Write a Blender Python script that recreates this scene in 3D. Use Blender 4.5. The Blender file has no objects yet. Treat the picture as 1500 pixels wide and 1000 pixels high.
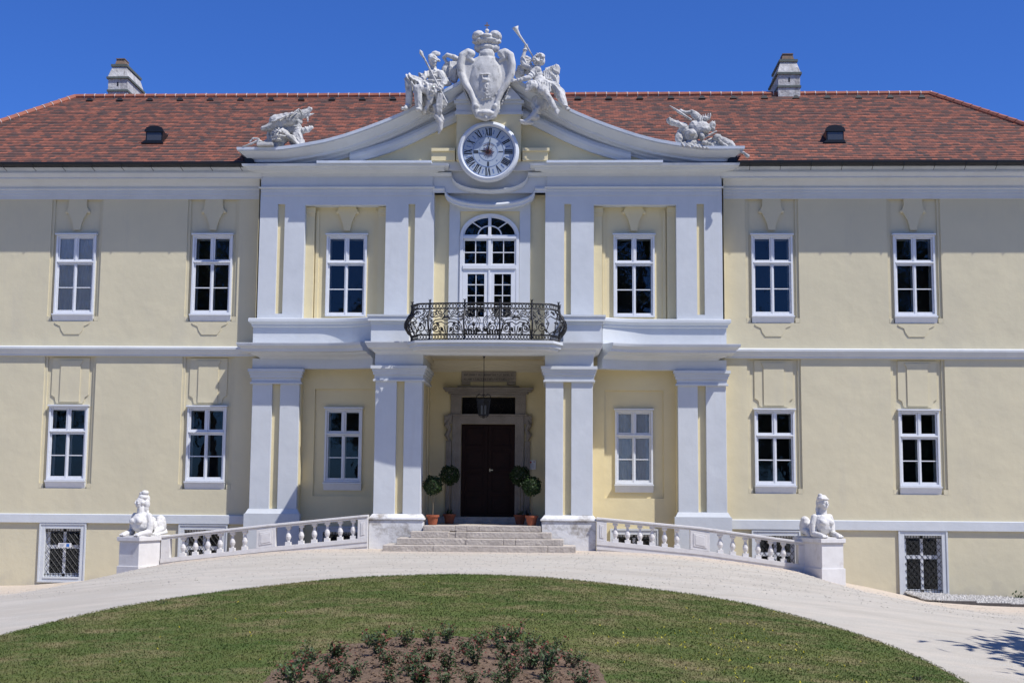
import bpy, math, random
import numpy as np
from mathutils import Vector, Matrix, noise, Euler
random.seed(7); rng=np.random.default_rng(7)
PI=math.pi
C=bpy.context.scene.collection
# ------------------------------------------------------------------ materials
def streaks(m,col,amt=.35,sc=2.2,th=.56,splash=None):
    nt=m.node_tree; n=nt.nodes; l=nt.links; b=n['Principled BSDF']; src=n.new('ShaderNodeNewGeometry').outputs['Position']
    inp=b.inputs['Base Color']; prev=inp.links[0].from_socket if inp.links else None
    mp=n.new('ShaderNodeMapping'); mp.inputs['Scale'].default_value=(1,1,.09); l.new(src,mp.inputs[0])
    nz=n.new('ShaderNodeTexNoise'); nz.inputs['Scale'].default_value=sc; nz.inputs['Detail'].default_value=6; nz.inputs['Roughness'].default_value=.75; l.new(mp.outputs[0],nz.inputs['Vector'])
    r=n.new('ShaderNodeMapRange'); r.inputs[1].default_value=th; r.inputs[2].default_value=th+.2; r.inputs[4].default_value=amt; l.new(nz.outputs['Fac'],r.inputs[0])
    mx=n.new('ShaderNodeMix'); mx.data_type='RGBA'; l.new(prev,mx.inputs[6]); mx.inputs[7].default_value=(*col,1); l.new(r.outputs[0],mx.inputs[0]); out=mx.outputs[2]
    if splash:   # damp band near the ground with a broken upper edge
        s_=n.new('ShaderNodeSeparateXYZ'); l.new(src,s_.inputs[0]); n2=n.new('ShaderNodeTexNoise'); n2.inputs['Scale'].default_value=1.6; n2.inputs['Detail'].default_value=7; l.new(src,n2.inputs['Vector'])
        a=n.new('ShaderNodeMath'); a.operation='MULTIPLY_ADD'; l.new(n2.outputs['Fac'],a.inputs[0]); a.inputs[1].default_value=-2.2; l.new(s_.outputs[2],a.inputs[2])
        r2=n.new('ShaderNodeMapRange'); r2.inputs[1].default_value=splash+.1; r2.inputs[2].default_value=splash-.5; r2.inputs[4].default_value=.45; l.new(a.outputs[0],r2.inputs[0])
        m2=n.new('ShaderNodeMix'); m2.data_type='RGBA'; l.new(r2.outputs[0],m2.inputs[0]); l.new(out,m2.inputs[6]); m2.inputs[7].default_value=(.40,.37,.31,1); out=m2.outputs[2]
    l.new(out,inp)
def mat(name,col,rough=.8,var=.0,scale=3.0,col2=None,bump=0.0,bscale=20.,spec=.3,metal=0.,stain=None,coords='Object',detail=5):
    m=bpy.data.materials.new(name); m.use_nodes=True
    nt=m.node_tree; n=nt.nodes; l=nt.links; b=n['Principled BSDF']
    b.inputs['Roughness'].default_value=rough; b.inputs['Metallic'].default_value=metal
    b.inputs['Specular IOR Level'].default_value=spec
    b.inputs['Base Color'].default_value=(*col,1)
    geo=n.new('ShaderNodeNewGeometry'); src=geo.outputs['Position']
    last=None
    if col2 or var:
        nz=n.new('ShaderNodeTexNoise'); nz.inputs['Scale'].default_value=scale; nz.inputs['Detail'].default_value=detail; nz.inputs['Roughness'].default_value=.62
        l.new(src,nz.inputs['Vector'])
        r=n.new('ShaderNodeMapRange'); r.inputs[1].default_value=.32; r.inputs[2].default_value=.7
        l.new(nz.outputs['Fac'],r.inputs[0])
        mx=n.new('ShaderNodeMix'); mx.data_type='RGBA'
        c2=col2 or tuple(c*(1-var) for c in col)
        mx.inputs[6].default_value=(*col,1); mx.inputs[7].default_value=(*c2,1)
        l.new(r.outputs[0],mx.inputs[0]); last=mx.outputs[2]
    if stain:   # (colour, scale, threshold, amount, zstretch)
        sc,ss,th,am,zs=stain
        mp=n.new('ShaderNodeMapping'); mp.inputs['Scale'].default_value=(1,1,zs); l.new(src,mp.inputs[0])
        nz=n.new('ShaderNodeTexNoise'); nz.inputs['Scale'].default_value=ss; nz.inputs['Detail'].default_value=7; nz.inputs['Roughness'].default_value=.7
        l.new(mp.outputs[0],nz.inputs['Vector'])
        r=n.new('ShaderNodeMapRange'); r.inputs[1].default_value=th; r.inputs[2].default_value=th+.16; r.inputs[4].default_value=am
        l.new(nz.outputs['Fac'],r.inputs[0])
        mx=n.new('ShaderNodeMix'); mx.data_type='RGBA'
        if last: l.new(last,mx.inputs[6])
        else: mx.inputs[6].default_value=(*col,1)
        mx.inputs[7].default_value=(*sc,1); l.new(r.outputs[0],mx.inputs[0]); last=mx.outputs[2]
    if last: l.new(last,b.inputs['Base Color'])
    if bump:
        nz=n.new('ShaderNodeTexNoise'); nz.inputs['Scale'].default_value=bscale; nz.inputs['Detail'].default_value=4
        l.new(src,nz.inputs['Vector'])
        bp=n.new('ShaderNodeBump'); bp.inputs['Strength'].default_value=1; bp.inputs['Distance'].default_value=bump
        l.new(nz.outputs['Fac'],bp.inputs['Height']); l.new(bp.outputs[0],b.inputs['Normal'])
    return m
M={}
M['cream']=mat('cream_plaster',(.64,.58,.405),.9,col2=(.575,.525,.375),scale=.45,bump=.02,bscale=1.6,stain=((.52,.48,.37),.55,.56,.5,.45),detail=8)
M['cream_pav']=mat('warm_cream_plaster',(.74,.645,.40),.9,col2=(.68,.59,.37),scale=.8,bump=.012,bscale=2.5,stain=((.6,.54,.38),.9,.6,.5,.5))
M['white']=mat('white_render',(.60,.625,.645),.85,col2=(.545,.57,.59),scale=1.1,bump=.01,bscale=3.,stain=((.55,.55,.53),1.4,.61,.45,.4))
M['plinth']=mat('stained_plinth',(.70,.70,.69),.9,col2=(.62,.62,.62),scale=2,bump=.012,bscale=9,stain=((.20,.17,.13),1.5,.50,.8,1.2))
M['porch']=mat('porch_cream',(.70,.60,.36),.9,col2=(.64,.55,.34),scale=1.2,bump=.01,bscale=4)
M['ceil']=mat('porch_ceiling',(.66,.60,.46),.9,var=.08,scale=1)
M['frame']=mat('window_frame',(.70,.72,.75),.45,var=.07,scale=6,spec=.4)
M['stone']=mat('grey_sandstone',(.30,.27,.235),.9,col2=(.22,.195,.17),scale=3,bump=.02,bscale=25)
M['step']=mat('step_stone',(.52,.47,.41),.9,col2=(.36,.32,.28),scale=2.6,bump=.03,bscale=14,stain=((.16,.12,.10),2.0,.6,.8,2.0))
M['statue']=mat('weathered_statue_stone',(.60,.595,.575),.85,col2=(.45,.445,.43),scale=3,bump=.006,bscale=30,stain=((.12,.12,.11),4.5,.54,.8,.6))
M['trophy']=mat('weathered_trophy_stone',(.56,.55,.53),.85,col2=(.36,.355,.34),scale=3,bump=.008,bscale=30,stain=((.11,.12,.11),3.0,.52,.75,.7))
M['sphinx']=mat('pale_sphinx_stone',(.66,.645,.625),.8,col2=(.56,.55,.53),scale=5,bump=.004,bscale=35,stain=((.4,.38,.35),5,.63,.6,.8))
M['pale']=mat('pale_stone',(.68,.665,.65),.85,col2=(.60,.585,.57),scale=4,bump=.003,bscale=30,stain=((.42,.38,.33),2.6,.58,.55,.8))
M['flash']=mat('zinc_flashing',(.62,.66,.72),.5,col2=(.5,.55,.62),scale=2,metal=.0,spec=.6,bump=.004,bscale=6)
M['black']=mat('black_metal',(.010,.011,.013),.4,spec=.4)
M['gutter']=mat('gutter_metal',(.014,.016,.02),.4,spec=.35)
M['iron']=mat('wrought_iron',(.012,.012,.014),.5,spec=.4)
M['door']=mat('door_wood',(.020,.007,.005),.55,col2=(.012,.005,.004),scale=6,spec=.15)
M['brass']=mat('brass',(.6,.5,.35),.3,metal=1)
M['dark']=mat('dark_interior',(.010,.010,.011),.9,spec=.1)
M['room']=mat('room_wall',(.035,.035,.037),.9)
M['reveal']=mat('inner_casement',(.50,.54,.58),.6)
M['curtain']=mat('pale_blind',(.80,.80,.80),.9,var=.15,scale=4)
M['terra']=mat('terracotta',(.36,.105,.05),.8,col2=(.27,.085,.045),scale=9,bump=.01,bscale=30)
M['bark']=mat('bark',(.13,.10,.07),.9,col2=(.07,.055,.04),scale=9,bump=.03,bscale=18)
M['stem']=mat('shoot_bark',(.16,.13,.09),.9)
M['soil']=mat('bed_soil',(.185,.125,.083),.95,col2=(.125,.085,.056),scale=3,bump=.08,bscale=14,stain=((.25,.185,.145),5,.58,.6,1))
M['kerb']=mat('dark_kerb',(.11,.10,.095),.9,var=.3,scale=8)
M['face']=mat('clock_dial',(.38,.44,.52),.5,var=.08,scale=4)
M['ring']=mat('clock_ring',(.62,.65,.69),.6,var=.08,scale=3)
M['ink']=mat('clock_ink',(.016,.018,.022),.6)
M['blue']=mat('clock_blue',(.10,.17,.36),.6)
M['red']=mat('clock_sun',(.13,.045,.035),.6)
M['chim']=mat('chimney_render',(.58,.575,.56),.9,col2=(.36,.35,.33),scale=3.5,bump=.02,bscale=12,stain=((.13,.115,.09),2.6,.53,.8,.5))
M['chimband']=mat('chimney_band',(.085,.10,.095),.8,col2=(.13,.15,.13),scale=7)
M['chimtop']=mat('chimney_cowl',(.24,.16,.11),.85,col2=(.12,.10,.08),scale=7)
M['ridge']=mat('ridge_tile',(.36,.125,.075),.85,col2=(.24,.10,.07),scale=2.3,bump=.01,bscale=20)
M['mortar']=mat('pale_mortar',(.55,.47,.42),.9)
M['sign']=mat('sign_white',(.7,.7,.7),.5)
M['signblue']=mat('sign_blue',(.04,.16,.5),.5)
M['signred']=mat('sign_red',(.35,.03,.03),.5)
M['grey']=mat('sign_grey',(.3,.3,.32),.6)
M['pebble']=mat('white_pebble',(.62,.60,.57),.8,var=.7,scale=14)
M['lampglass']=mat('lantern_glass',(.06,.065,.07),.15,spec=.6)
M['candle']=mat('lantern_tube',(.40,.40,.38),.5)
streaks(M['cream'],(.47,.44,.36),.30,2.0,.55,splash=-2.25); streaks(M['white'],(.50,.50,.49),.40,2.6,.56); streaks(M['statue'],(.16,.16,.15),.6,6,.54); streaks(M['chim'],(.12,.10,.08),.6,5,.5); streaks(M['pale'],(.4,.37,.33),.4,6,.56)
def leafmat(name,c1,c2,c3=None,scale=3.,trans=.25):
    m=bpy.data.materials.new(name); m.use_nodes=True; nt=m.node_tree; n=nt.nodes; l=nt.links; b=n['Principled BSDF']
    b.inputs['Roughness'].default_value=.55; b.inputs['Specular IOR Level'].default_value=.35
    g=n.new('ShaderNodeNewGeometry'); r=n.new('ShaderNodeValToRGB')
    l.new(g.outputs['Random Per Island'],r.inputs[0]); e=r.color_ramp.elements
    e[0].color=(*c1,1); e[1].color=(*c2,1); e[0].position=0; e[1].position=.85 if c3 else 1
    if c3: x=e.new(.97); x.color=(*c3,1)
    l.new(r.outputs[0],b.inputs['Base Color'])
    t=n.new('ShaderNodeBsdfTranslucent'); l.new(r.outputs[0],t.inputs[0])
    mx=n.new('ShaderNodeMixShader'); mx.inputs[0].default_value=trans
    l.new(b.outputs[0],mx.inputs[1]); l.new(t.outputs[0],mx.inputs[2]); l.new(mx.outputs[0],n['Material Output'].inputs[0])
    return m
M['laurel']=leafmat('laurel_leaf',(.010,.026,.007),(.035,.075,.018),(.10,.13,.06))
M['rose']=leafmat('rose_leaf',(.03,.065,.02),(.085,.13,.05),(.15,.17,.10))
M['rosered']=leafmat('rose_red_leaf',(.09,.03,.022),(.2,.06,.04),(.35,.12,.09))
M['treeleaf']=leafmat('park_leaf',(.02,.045,.012),(.05,.09,.025))
M['weed']=leafmat('weed_leaf',(.03,.06,.02),(.07,.10,.04))
def glassmat():
    m=bpy.data.materials.new('window_glass'); m.use_nodes=True; nt=m.node_tree; n=nt.nodes; l=nt.links
    n.remove(n['Principled BSDF'])
    t=n.new('ShaderNodeBsdfTransparent'); t.inputs[0].default_value=(.86,.89,.9,1)
    g=n.new('ShaderNodeBsdfGlossy'); g.inputs['Roughness'].default_value=.015; g.inputs['Color'].default_value=(.85,.92,1,1)
    f=n.new('ShaderNodeFresnel'); f.inputs['IOR'].default_value=1.6
    geo=n.new('ShaderNodeNewGeometry'); nz=n.new('ShaderNodeTexNoise'); nz.inputs['Scale'].default_value=1.3
    l.new(geo.outputs['Position'],nz.inputs['Vector'])
    bp=n.new('ShaderNodeBump'); bp.inputs['Distance'].default_value=.004; l.new(nz.outputs['Fac'],bp.inputs['Height']); l.new(bp.outputs[0],g.inputs['Normal'])
    mx=n.new('ShaderNodeMixShader'); l.new(f.outputs[0],mx.inputs[0]); l.new(t.outputs[0],mx.inputs[1]); l.new(g.outputs[0],mx.inputs[2])
    l.new(mx.outputs[0],n['Material Output'].inputs[0]); return m
M['glass']=glassmat()
def tilemat():
    m=bpy.data.materials.new('clay_tiles'); m.use_nodes=True; nt=m.node_tree; n=nt.nodes; l=nt.links; b=n['Principled BSDF']
    b.inputs['Roughness'].default_value=.85; b.inputs['Specular IOR Level'].default_value=.2
    uv=n.new('ShaderNodeUVMap'); s=n.new('ShaderNodeSeparateXYZ'); l.new(uv.outputs[0],s.inputs[0])
    def mth(op,a,b2=None,c=None):
        q=n.new('ShaderNodeMath'); q.operation=op
        for i,v in enumerate((a,b2,c)):
            if v is None: continue
            if isinstance(v,(int,float)): q.inputs[i].default_value=v
            else: l.new(v,q.inputs[i])
        return q.outputs[0]
    row=mth('FLOOR',s.outputs[1]); odd=mth('MODULO',row,2.0)
    u=mth('ADD',mth('DIVIDE',s.outputs[0],.19),mth('MULTIPLY',odd,.5)); col=mth('FLOOR',u)
    cb=n.new('ShaderNodeCombineXYZ'); l.new(col,cb.inputs[0]); l.new(row,cb.inputs[1])
    wn=n.new('ShaderNodeTexWhiteNoise'); wn.noise_dimensions='2D'; l.new(cb.outputs[0],wn.inputs[0])
    cl=n.new('ShaderNodeTexNoise'); cl.inputs['Scale'].default_value=1.15; cl.inputs['Detail'].default_value=4
    mp=n.new('ShaderNodeMapping'); mp.inputs['Scale'].default_value=(.42,.42,1); l.new(cb.outputs[0],mp.inputs[0]); l.new(mp.outputs[0],cl.inputs[0])
    v=mth('ADD',mth('MULTIPLY',wn.outputs[0],.42),mth('MULTIPLY',mth('SUBTRACT',cl.outputs[0],.30),1.45))
    r=n.new('ShaderNodeValToRGB'); l.new(v,r.inputs[0]); e=r.color_ramp.elements
    e[0].position=.12; e[0].color=(.40,.145,.09,1); e[1].position=.95; e[1].color=(.065,.055,.055,1)
    for p,c in ((.30,(.335,.12,.078)),(.45,(.24,.098,.070)),(.60,(.14,.078,.066)),(.75,(.10,.07,.064))):
        x=e.new(p); x.color=(*c,1)
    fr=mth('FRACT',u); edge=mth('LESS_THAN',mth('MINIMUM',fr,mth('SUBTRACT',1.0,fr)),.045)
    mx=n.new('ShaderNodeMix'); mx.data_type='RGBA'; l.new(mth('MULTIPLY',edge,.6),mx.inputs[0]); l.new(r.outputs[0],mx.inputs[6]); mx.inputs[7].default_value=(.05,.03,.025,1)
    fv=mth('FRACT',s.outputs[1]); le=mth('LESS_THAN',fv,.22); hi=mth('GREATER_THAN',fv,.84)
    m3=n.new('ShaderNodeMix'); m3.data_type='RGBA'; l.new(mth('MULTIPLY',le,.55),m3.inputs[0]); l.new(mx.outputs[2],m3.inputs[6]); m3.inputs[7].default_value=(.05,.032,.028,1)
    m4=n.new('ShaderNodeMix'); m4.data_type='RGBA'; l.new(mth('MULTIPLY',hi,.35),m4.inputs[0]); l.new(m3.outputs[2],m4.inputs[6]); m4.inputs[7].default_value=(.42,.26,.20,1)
    l.new(m4.outputs[2],b.inputs['Base Color']); return m
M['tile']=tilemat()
def groundmat():
    m=bpy.data.materials.new('gravel'); m.use_nodes=True; nt=m.node_tree; n=nt.nodes; l=nt.links; b=n['Principled BSDF']
    b.inputs['Roughness'].default_value=.95; b.inputs['Specular IOR Level'].default_value=.1
    g=n.new('ShaderNodeNewGeometry'); P=g.outputs['Position']
    def nz(sc,d=4,r=.6,mapp=None):
        q=n.new('ShaderNodeTexNoise'); q.inputs['Scale'].default_value=sc; q.inputs['Detail'].default_value=d; q.inputs['Roughness'].default_value=r
        if mapp:
            mp=n.new('ShaderNodeMapping'); mp.inputs['Scale'].default_value=mapp; l.new(P,mp.inputs[0]); l.new(mp.outputs[0],q.inputs['Vector'])
        else: l.new(P,q.inputs['Vector'])
        return q.outputs['Fac']
    def rng_(v,a,b2,c=0,d=1):
        q=n.new('ShaderNodeMapRange'); l.new(v,q.inputs[0]); q.inputs[1].default_value=a; q.inputs[2].default_value=b2; q.inputs[3].default_value=c; q.inputs[4].default_value=d; return q.outputs[0]
    def mix(f,a,b2):
        q=n.new('ShaderNodeMix'); q.data_type='RGBA'; l.new(f,q.inputs[0])
        for i,v in ((6,a),(7,b2)):
            if isinstance(v,tuple): q.inputs[i].default_value=(*v,1)
            else: l.new(v,q.inputs[i])
        return q.outputs[2]
    grey=mix(rng_(nz(38,3,.7),.35,.68),(.52,.49,.43),(.385,.36,.315))
    grey=mix(rng_(nz(.8,5,.6,(1,2.6,1)),.42,.70,0,.55),grey,(.56,.50,.42))
    sand=mix(rng_(nz(30,3,.7),.35,.7),(.58,.505,.42),(.46,.395,.32))
    sand=mix(rng_(nz(5,4,.6),.55,.66,0,.5),sand,(.30,.22,.16))
    grey=mix(rng_(nz(.33,6,.65,(1,3.2,1)),.44,.62,0,.75),grey,(.41,.375,.32))
    # sandy margin along the building: world Y above about -4.3
    s=n.new('ShaderNodeSeparateXYZ'); l.new(P,s.inputs[0])
    a=n.new('ShaderNodeMath'); a.operation='MULTIPLY_ADD'; l.new(nz(.9,5),a.inputs[0]); a.inputs[1].default_value=3.2; l.new(s.outputs[1],a.inputs[2])
    c=mix(rng_(a.outputs[0],-4.6,-2.6),grey,sand)
    l.new(c,b.inputs['Base Color'])
    bp=n.new('ShaderNodeBump'); bp.inputs['Distance'].default_value=.02; bp.inputs['Strength'].default_value=.8
    l.new(nz(45,3,.7),bp.inputs['Height']); l.new(bp.outputs[0],b.inputs['Normal']); return m
M['gravel']=groundmat()
def grassmat(name,isl):
    m=bpy.data.materials.new(name); m.use_nodes=True; nt=m.node_tree; n=nt.nodes; l=nt.links; b=n['Principled BSDF']
    b.inputs['Roughness'].default_value=.8; b.inputs['Specular IOR Level'].default_value=.15
    g=n.new('ShaderNodeNewGeometry')
    def nz(sc,d=4,r=.6,o=0,mp_=(1,1,1)):
        q=n.new('ShaderNodeTexNoise'); q.inputs['Scale'].default_value=sc; q.inputs['Detail'].default_value=d; q.inputs['Roughness'].default_value=r
        mp=n.new('ShaderNodeMapping'); mp.inputs['Location'].default_value=(o,o,o); mp.inputs['Scale'].default_value=mp_; l.new(g.outputs['Position'],mp.inputs[0]); l.new(mp.outputs[0],q.inputs['Vector']); return q.outputs['Fac']
    def mr(v,a,b2,d=1):
        q=n.new('ShaderNodeMapRange'); l.new(v,q.inputs[0]); q.inputs[1].default_value=a; q.inputs[2].default_value=b2; q.inputs[4].default_value=d; return q.outputs[0]
    def mix(f,a,b2):
        q=n.new('ShaderNodeMix'); q.data_type='RGBA'; l.new(f,q.inputs[0])
        for i,v in ((6,a),(7,b2)):
            if isinstance(v,tuple): q.inputs[i].default_value=(*v,1)
            else: l.new(v,q.inputs[i])
        return q.outputs[2]
    c=mix(mr(nz(.55,5,.6),.35,.65),(.062,.100,.022),(.108,.126,.036))
    c=mix(mr(nz(.9,7,.7,13,(1,1.3,1)),.47,.66,.85),c,(.225,.180,.095))
    c=mix(mr(nz(4.5,5,.7,3,(1,1.1,1)),.54,.74,.5),c,(.17,.13,.065))
    c=mix(mr(nz(9,3,.6,5),.5,.75,.5),c,(.035,.06,.015))
    if isl: c=mix(mr(g.outputs['Random Per Island'],0,1,.35),c,(.13,.145,.06))
    l.new(c,b.inputs['Base Color']); return m
M['turf']=grassmat('turf',False); M['blade']=grassmat('grass_blade',True)
M['flower']=mat('yellow_flower',(.55,.48,.04),.7)
# ------------------------------------------------------------------ mesh helpers
class MB:
    def __init__(s): s.v=[]; s.f=[]
    def add(s,v,f):
        o=len(s.v); s.v+= [tuple(p) for p in v]; s.f+=[tuple(i+o for i in q) for q in f]; return s
    def box(s,x0,x1,y0,y1,z0,z1):
        if x0>x1:x0,x1=x1,x0
        if y0>y1:y0,y1=y1,y0
        return s.add([(x0,y0,z0),(x1,y0,z0),(x1,y1,z0),(x0,y1,z0),(x0,y0,z1),(x1,y0,z1),(x1,y1,z1),(x0,y1,z1)],
            [(0,3,2,1),(4,5,6,7),(0,1,5,4),(1,2,6,5),(2,3,7,6),(3,0,4,7)])
    def taper(s,x0,x1,y0,y1,z0,X0,X1,Y0,Y1,z1):
        return s.add([(x0,y0,z0),(x1,y0,z0),(x1,y1,z0),(x0,y1,z0),(X0,Y0,z1),(X1,Y0,z1),(X1,Y1,z1),(X0,Y1,z1)],
            [(0,3,2,1),(4,5,6,7),(0,1,5,4),(1,2,6,5),(2,3,7,6),(3,0,4,7)])
    def pxz(s,poly,y0,y1):
        n=len(poly); a=sum(poly[i][0]*poly[(i+1)%n][1]-poly[(i+1)%n][0]*poly[i][1] for i in range(n))
        if a<0: poly=poly[::-1]
        return s.add([(x,y0,z) for x,z in poly]+[(x,y1,z) for x,z in poly],
            [tuple(range(n)),tuple(range(2*n-1,n-1,-1))]+[(i,i+n,(i+1)%n+n,(i+1)%n) for i in range(n)])
    def pxy(s,poly,z0,z1):
        n=len(poly); a=sum(poly[i][0]*poly[(i+1)%n][1]-poly[(i+1)%n][0]*poly[i][1] for i in range(n))
        if a<0: poly=poly[::-1]
        return s.add([(x,y,z0) for x,y in poly]+[(x,y,z1) for x,y in poly],
            [tuple(range(n-1,-1,-1)),tuple(range(n,2*n))]+[(i,(i+1)%n,(i+1)%n+n,i+n) for i in range(n)])
    def lathe(s,prof,cx=0,cy=0,cz=0,seg=16,rot=0):
        v=[];f=[]
        for r,z in prof:
            for k in range(seg):
                a=2*PI*k/seg+rot; v.append((cx+r*math.cos(a),cy+r*math.sin(a),cz+z))
        for i in range(len(prof)-1):
            for k in range(seg):
                k2=(k+1)%seg; f.append((i*seg+k,i*seg+k2,(i+1)*seg+k2,(i+1)*seg+k))
        f.append(tuple(range(seg-1,-1,-1))); f.append(tuple(range((len(prof)-1)*seg,len(prof)*seg)))
        return s.add(v,f)
    def ylathe(s,prof,cx,cz,seg=48,y0=0):   # profile (r,y) round an axis along y
        v=[];f=[]
        for r,y in prof:
            for k in range(seg):
                a=2*PI*k/seg; v.append((cx+r*math.cos(a),y0+y,cz+r*math.sin(a)))
        for i in range(len(prof)-1):
            for k in range(seg):
                k2=(k+1)%seg; f.append((i*seg+k,i*seg+k2,(i+1)*seg+k2,(i+1)*seg+k))
        f.append(tuple(range(seg))); f.append(tuple(range(len(prof)*seg-1,(len(prof)-1)*seg-1,-1)))
        return s.add(v,f)
    def tube(s,pts,r,seg=6,closed=False):
        pts=[Vector(p) for p in pts]; n=len(pts); rr=r if isinstance(r,(list,tuple)) else [r]*n
        v=[];f=[]; up=None
        for i,p in enumerate(pts):
            d=(pts[min(i+1,n-1)]-pts[max(i-1,0)])
            if d.length<1e-9: d=Vector((0,0,1))
            d.normalize()
            if up is None: up=Vector((0,0,1)) if abs(d.z)<.9 else Vector((1,0,0))
            a=d.cross(up)
            if a.length<1e-4: a=d.cross(Vector((0,1,.1)))
            a.normalize(); b=a.cross(d); up=b
            for k in range(seg):
                t=2*PI*k/seg; q=p+(a*math.cos(t)+b*math.sin(t))*rr[i]; v.append(tuple(q))
        for i in range(n-1):
            for k in range(seg):
                k2=(k+1)%seg; f.append((i*seg+k,i*seg+k2,(i+1)*seg+k2,(i+1)*seg+k))
        f.append(tuple(range(seg-1,-1,-1))); f.append(tuple(range((n-1)*seg,n*seg)))
        return s.add(v,f)
    def sweep(s,path,prof):     # plan path, outward is to the right of travel; prof = closed list of (out,z)
        n=len(path); v=[];f=[]; m=len(prof)
        nr=[]
        for i in range(n-1):
            dx,dy=path[i+1][0]-path[i][0],path[i+1][1]-path[i][1]; L=math.hypot(dx,dy); nr.append((dy/L,-dx/L))
        for i in range(n):
            a=nr[max(i-1,0)]; b=nr[min(i,n-2)]
            k=1+a[0]*b[0]+a[1]*b[1]; mx,my=(a[0]+b[0])/k,(a[1]+b[1])/k
            for o,z in prof: v.append((path[i][0]+mx*o,path[i][1]+my*o,z))
        for i in range(n-1):
            for k in range(m):
                k2=(k+1)%m; f.append((i*m+k,(i+1)*m+k,(i+1)*m+k2,i*m+k2))
        f.append(tuple(range(m))); f.append(tuple(range(n*m-1,(n-1)*m-1,-1)))
        return s.add(v,f)
    def sweepxz(s,curve,prof,y0,norm=False):   # curve in x,z; prof closed list of (out toward viewer, offset up or along normal)
        n=len(curve); m=len(prof); v=[];f=[]
        for i,(x,z) in enumerate(curve):
            nx,nz=0,1
            if norm:
                a=curve[max(i-1,0)]; b=curve[min(i+1,n-1)]; dx,dz=b[0]-a[0],b[1]-a[1]; L=math.hypot(dx,dz); nx,nz=-dz/L,dx/L
            for o,h in prof: v.append((x+nx*h,y0-o,z+nz*h))
        for i in range(n-1):
            for k in range(m):
                k2=(k+1)%m; f.append((i*m+k,(i+1)*m+k,(i+1)*m+k2,i*m+k2))
        f.append(tuple(range(m))); f.append(tuple(range(n*m-1,(n-1)*m-1,-1)))
        return s.add(v,f)
    def wall(s,x0,x1,z0,z1,y,holes=()):   # holes: (x0,x1,z0,z1,depth)
        xs=sorted({x0,x1}|{h[0] for h in holes}|{h[1] for h in holes}); zs=sorted({z0,z1}|{h[2] for h in holes}|{h[3] for h in holes})
        xs=[x for x in xs if x0<=x<=x1]; zs=[z for z in zs if z0<=z<=z1]
        for i in range(len(xs)-1):
            for j in range(len(zs)-1):
                cx,cz=(xs[i]+xs[i+1])/2,(zs[j]+zs[j+1])/2
                if any(h[0]<cx<h[1] and h[2]<cz<h[3] for h in holes): continue
                s.add([(xs[i],y,zs[j]),(xs[i+1],y,zs[j]),(xs[i+1],y,zs[j+1]),(xs[i],y,zs[j+1])],[(0,1,2,3)])
        for a,b,c,d,dp in holes:
            Y=y+dp
            s.add([(a,y,c),(a,y,d),(a,Y,d),(a,Y,c)],[(0,1,2,3)]); s.add([(b,y,c),(b,Y,c),(b,Y,d),(b,y,d)],[(0,1,2,3)])
            s.add([(a,y,c),(a,Y,c),(b,Y,c),(b,y,c)],[(0,1,2,3)]); s.add([(a,y,d),(b,y,d),(b,Y,d),(a,Y,d)],[(0,1,2,3)])
        return s
    def build(s,name,m,parent=None,loc=None,smooth=False,bevel=0,kind=None):
        me=bpy.data.meshes.new(name); base=Vector(loc) if loc else (root_loc(parent) if parent else Vector((0,0,0)))
        vv=[(x-base.x,y-base.y,z-base.z) for x,y,z in s.v]
        me.from_pydata(vv,[],s.f); me.update()
        return link(name,me,m,parent,base,smooth,bevel,kind)
def root_loc(o):
    while o.parent: o=o.parent
    return Vector(o.location)
def link(name,me,m,parent=None,base=Vector((0,0,0)),smooth=False,bevel=0,kind=None):
    me.materials.append(M[m] if isinstance(m,str) else m)
    if smooth: me.polygons.foreach_set('use_smooth',[True]*len(me.polygons))
    o=bpy.data.objects.new(name,me); C.objects.link(o)
    if parent: o.parent=parent
    else: o.location=base
    if bevel:
        b=o.modifiers.new('bevel','BEVEL'); b.width=bevel; b.segments=2; b.limit_method='ANGLE'; b.angle_limit=math.radians(40); b.harden_normals=False
    if kind: o['kind']=kind
    return o
def tag(o,label=None,cat=None,group=None,kind=None):
    if label:o['label']=label
    if cat:o['category']=cat
    if group:o['group']=group
    if kind:o['kind']=kind
    return o
def thing(name,loc,label,cat,group=None):
    o=bpy.data.objects.new(name,None); C.objects.link(o); o.location=loc; o.empty_display_size=.2
    return tag(o,label,cat,group)
def copy_tree(o,parent=None):
    c=o.copy(); C.objects.link(c); c.parent=parent
    for ch in list(o.children): copy_tree(ch,c)
    return c
def npmesh(name,V,F):
    me=bpy.data.meshes.new(name); k=F.shape[1]
    me.vertices.add(len(V)); me.vertices.foreach_set('co',np.asarray(V,dtype=np.float32).ravel())
    me.loops.add(F.size); me.loops.foreach_set('vertex_index',F.astype(np.int32).ravel())
    me.polygons.add(len(F)); me.polygons.foreach_set('loop_start',np.arange(0,F.size,k,dtype=np.int32))
    me.update(); me.validate(); return me
def leaves(P,size,out=None,spread=1.0,aspect=.55,jit=.35):
    """leaf cards (folded quads) at points P; out = preferred normals"""
    n=len(P); d=rng.normal(size=(n,3)); 
    if out is not None: d=out*1.2+d*spread
    d/=np.linalg.norm(d,axis=1)[:,None]
    t=rng.normal(size=(n,3)); a=np.cross(d,t); a/=np.linalg.norm(a,axis=1)[:,None]; b=np.cross(d,a)
    s=(size*(1+rng.uniform(-jit,jit,n)))[:,None]
    V=np.stack([P-a*s,P-b*s*aspect+d*s*.15,P+a*s,P+b*s*aspect+d*s*.15],1).reshape(-1,3)
    F=np.arange(4*n).reshape(-1,4); return V,F
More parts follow.
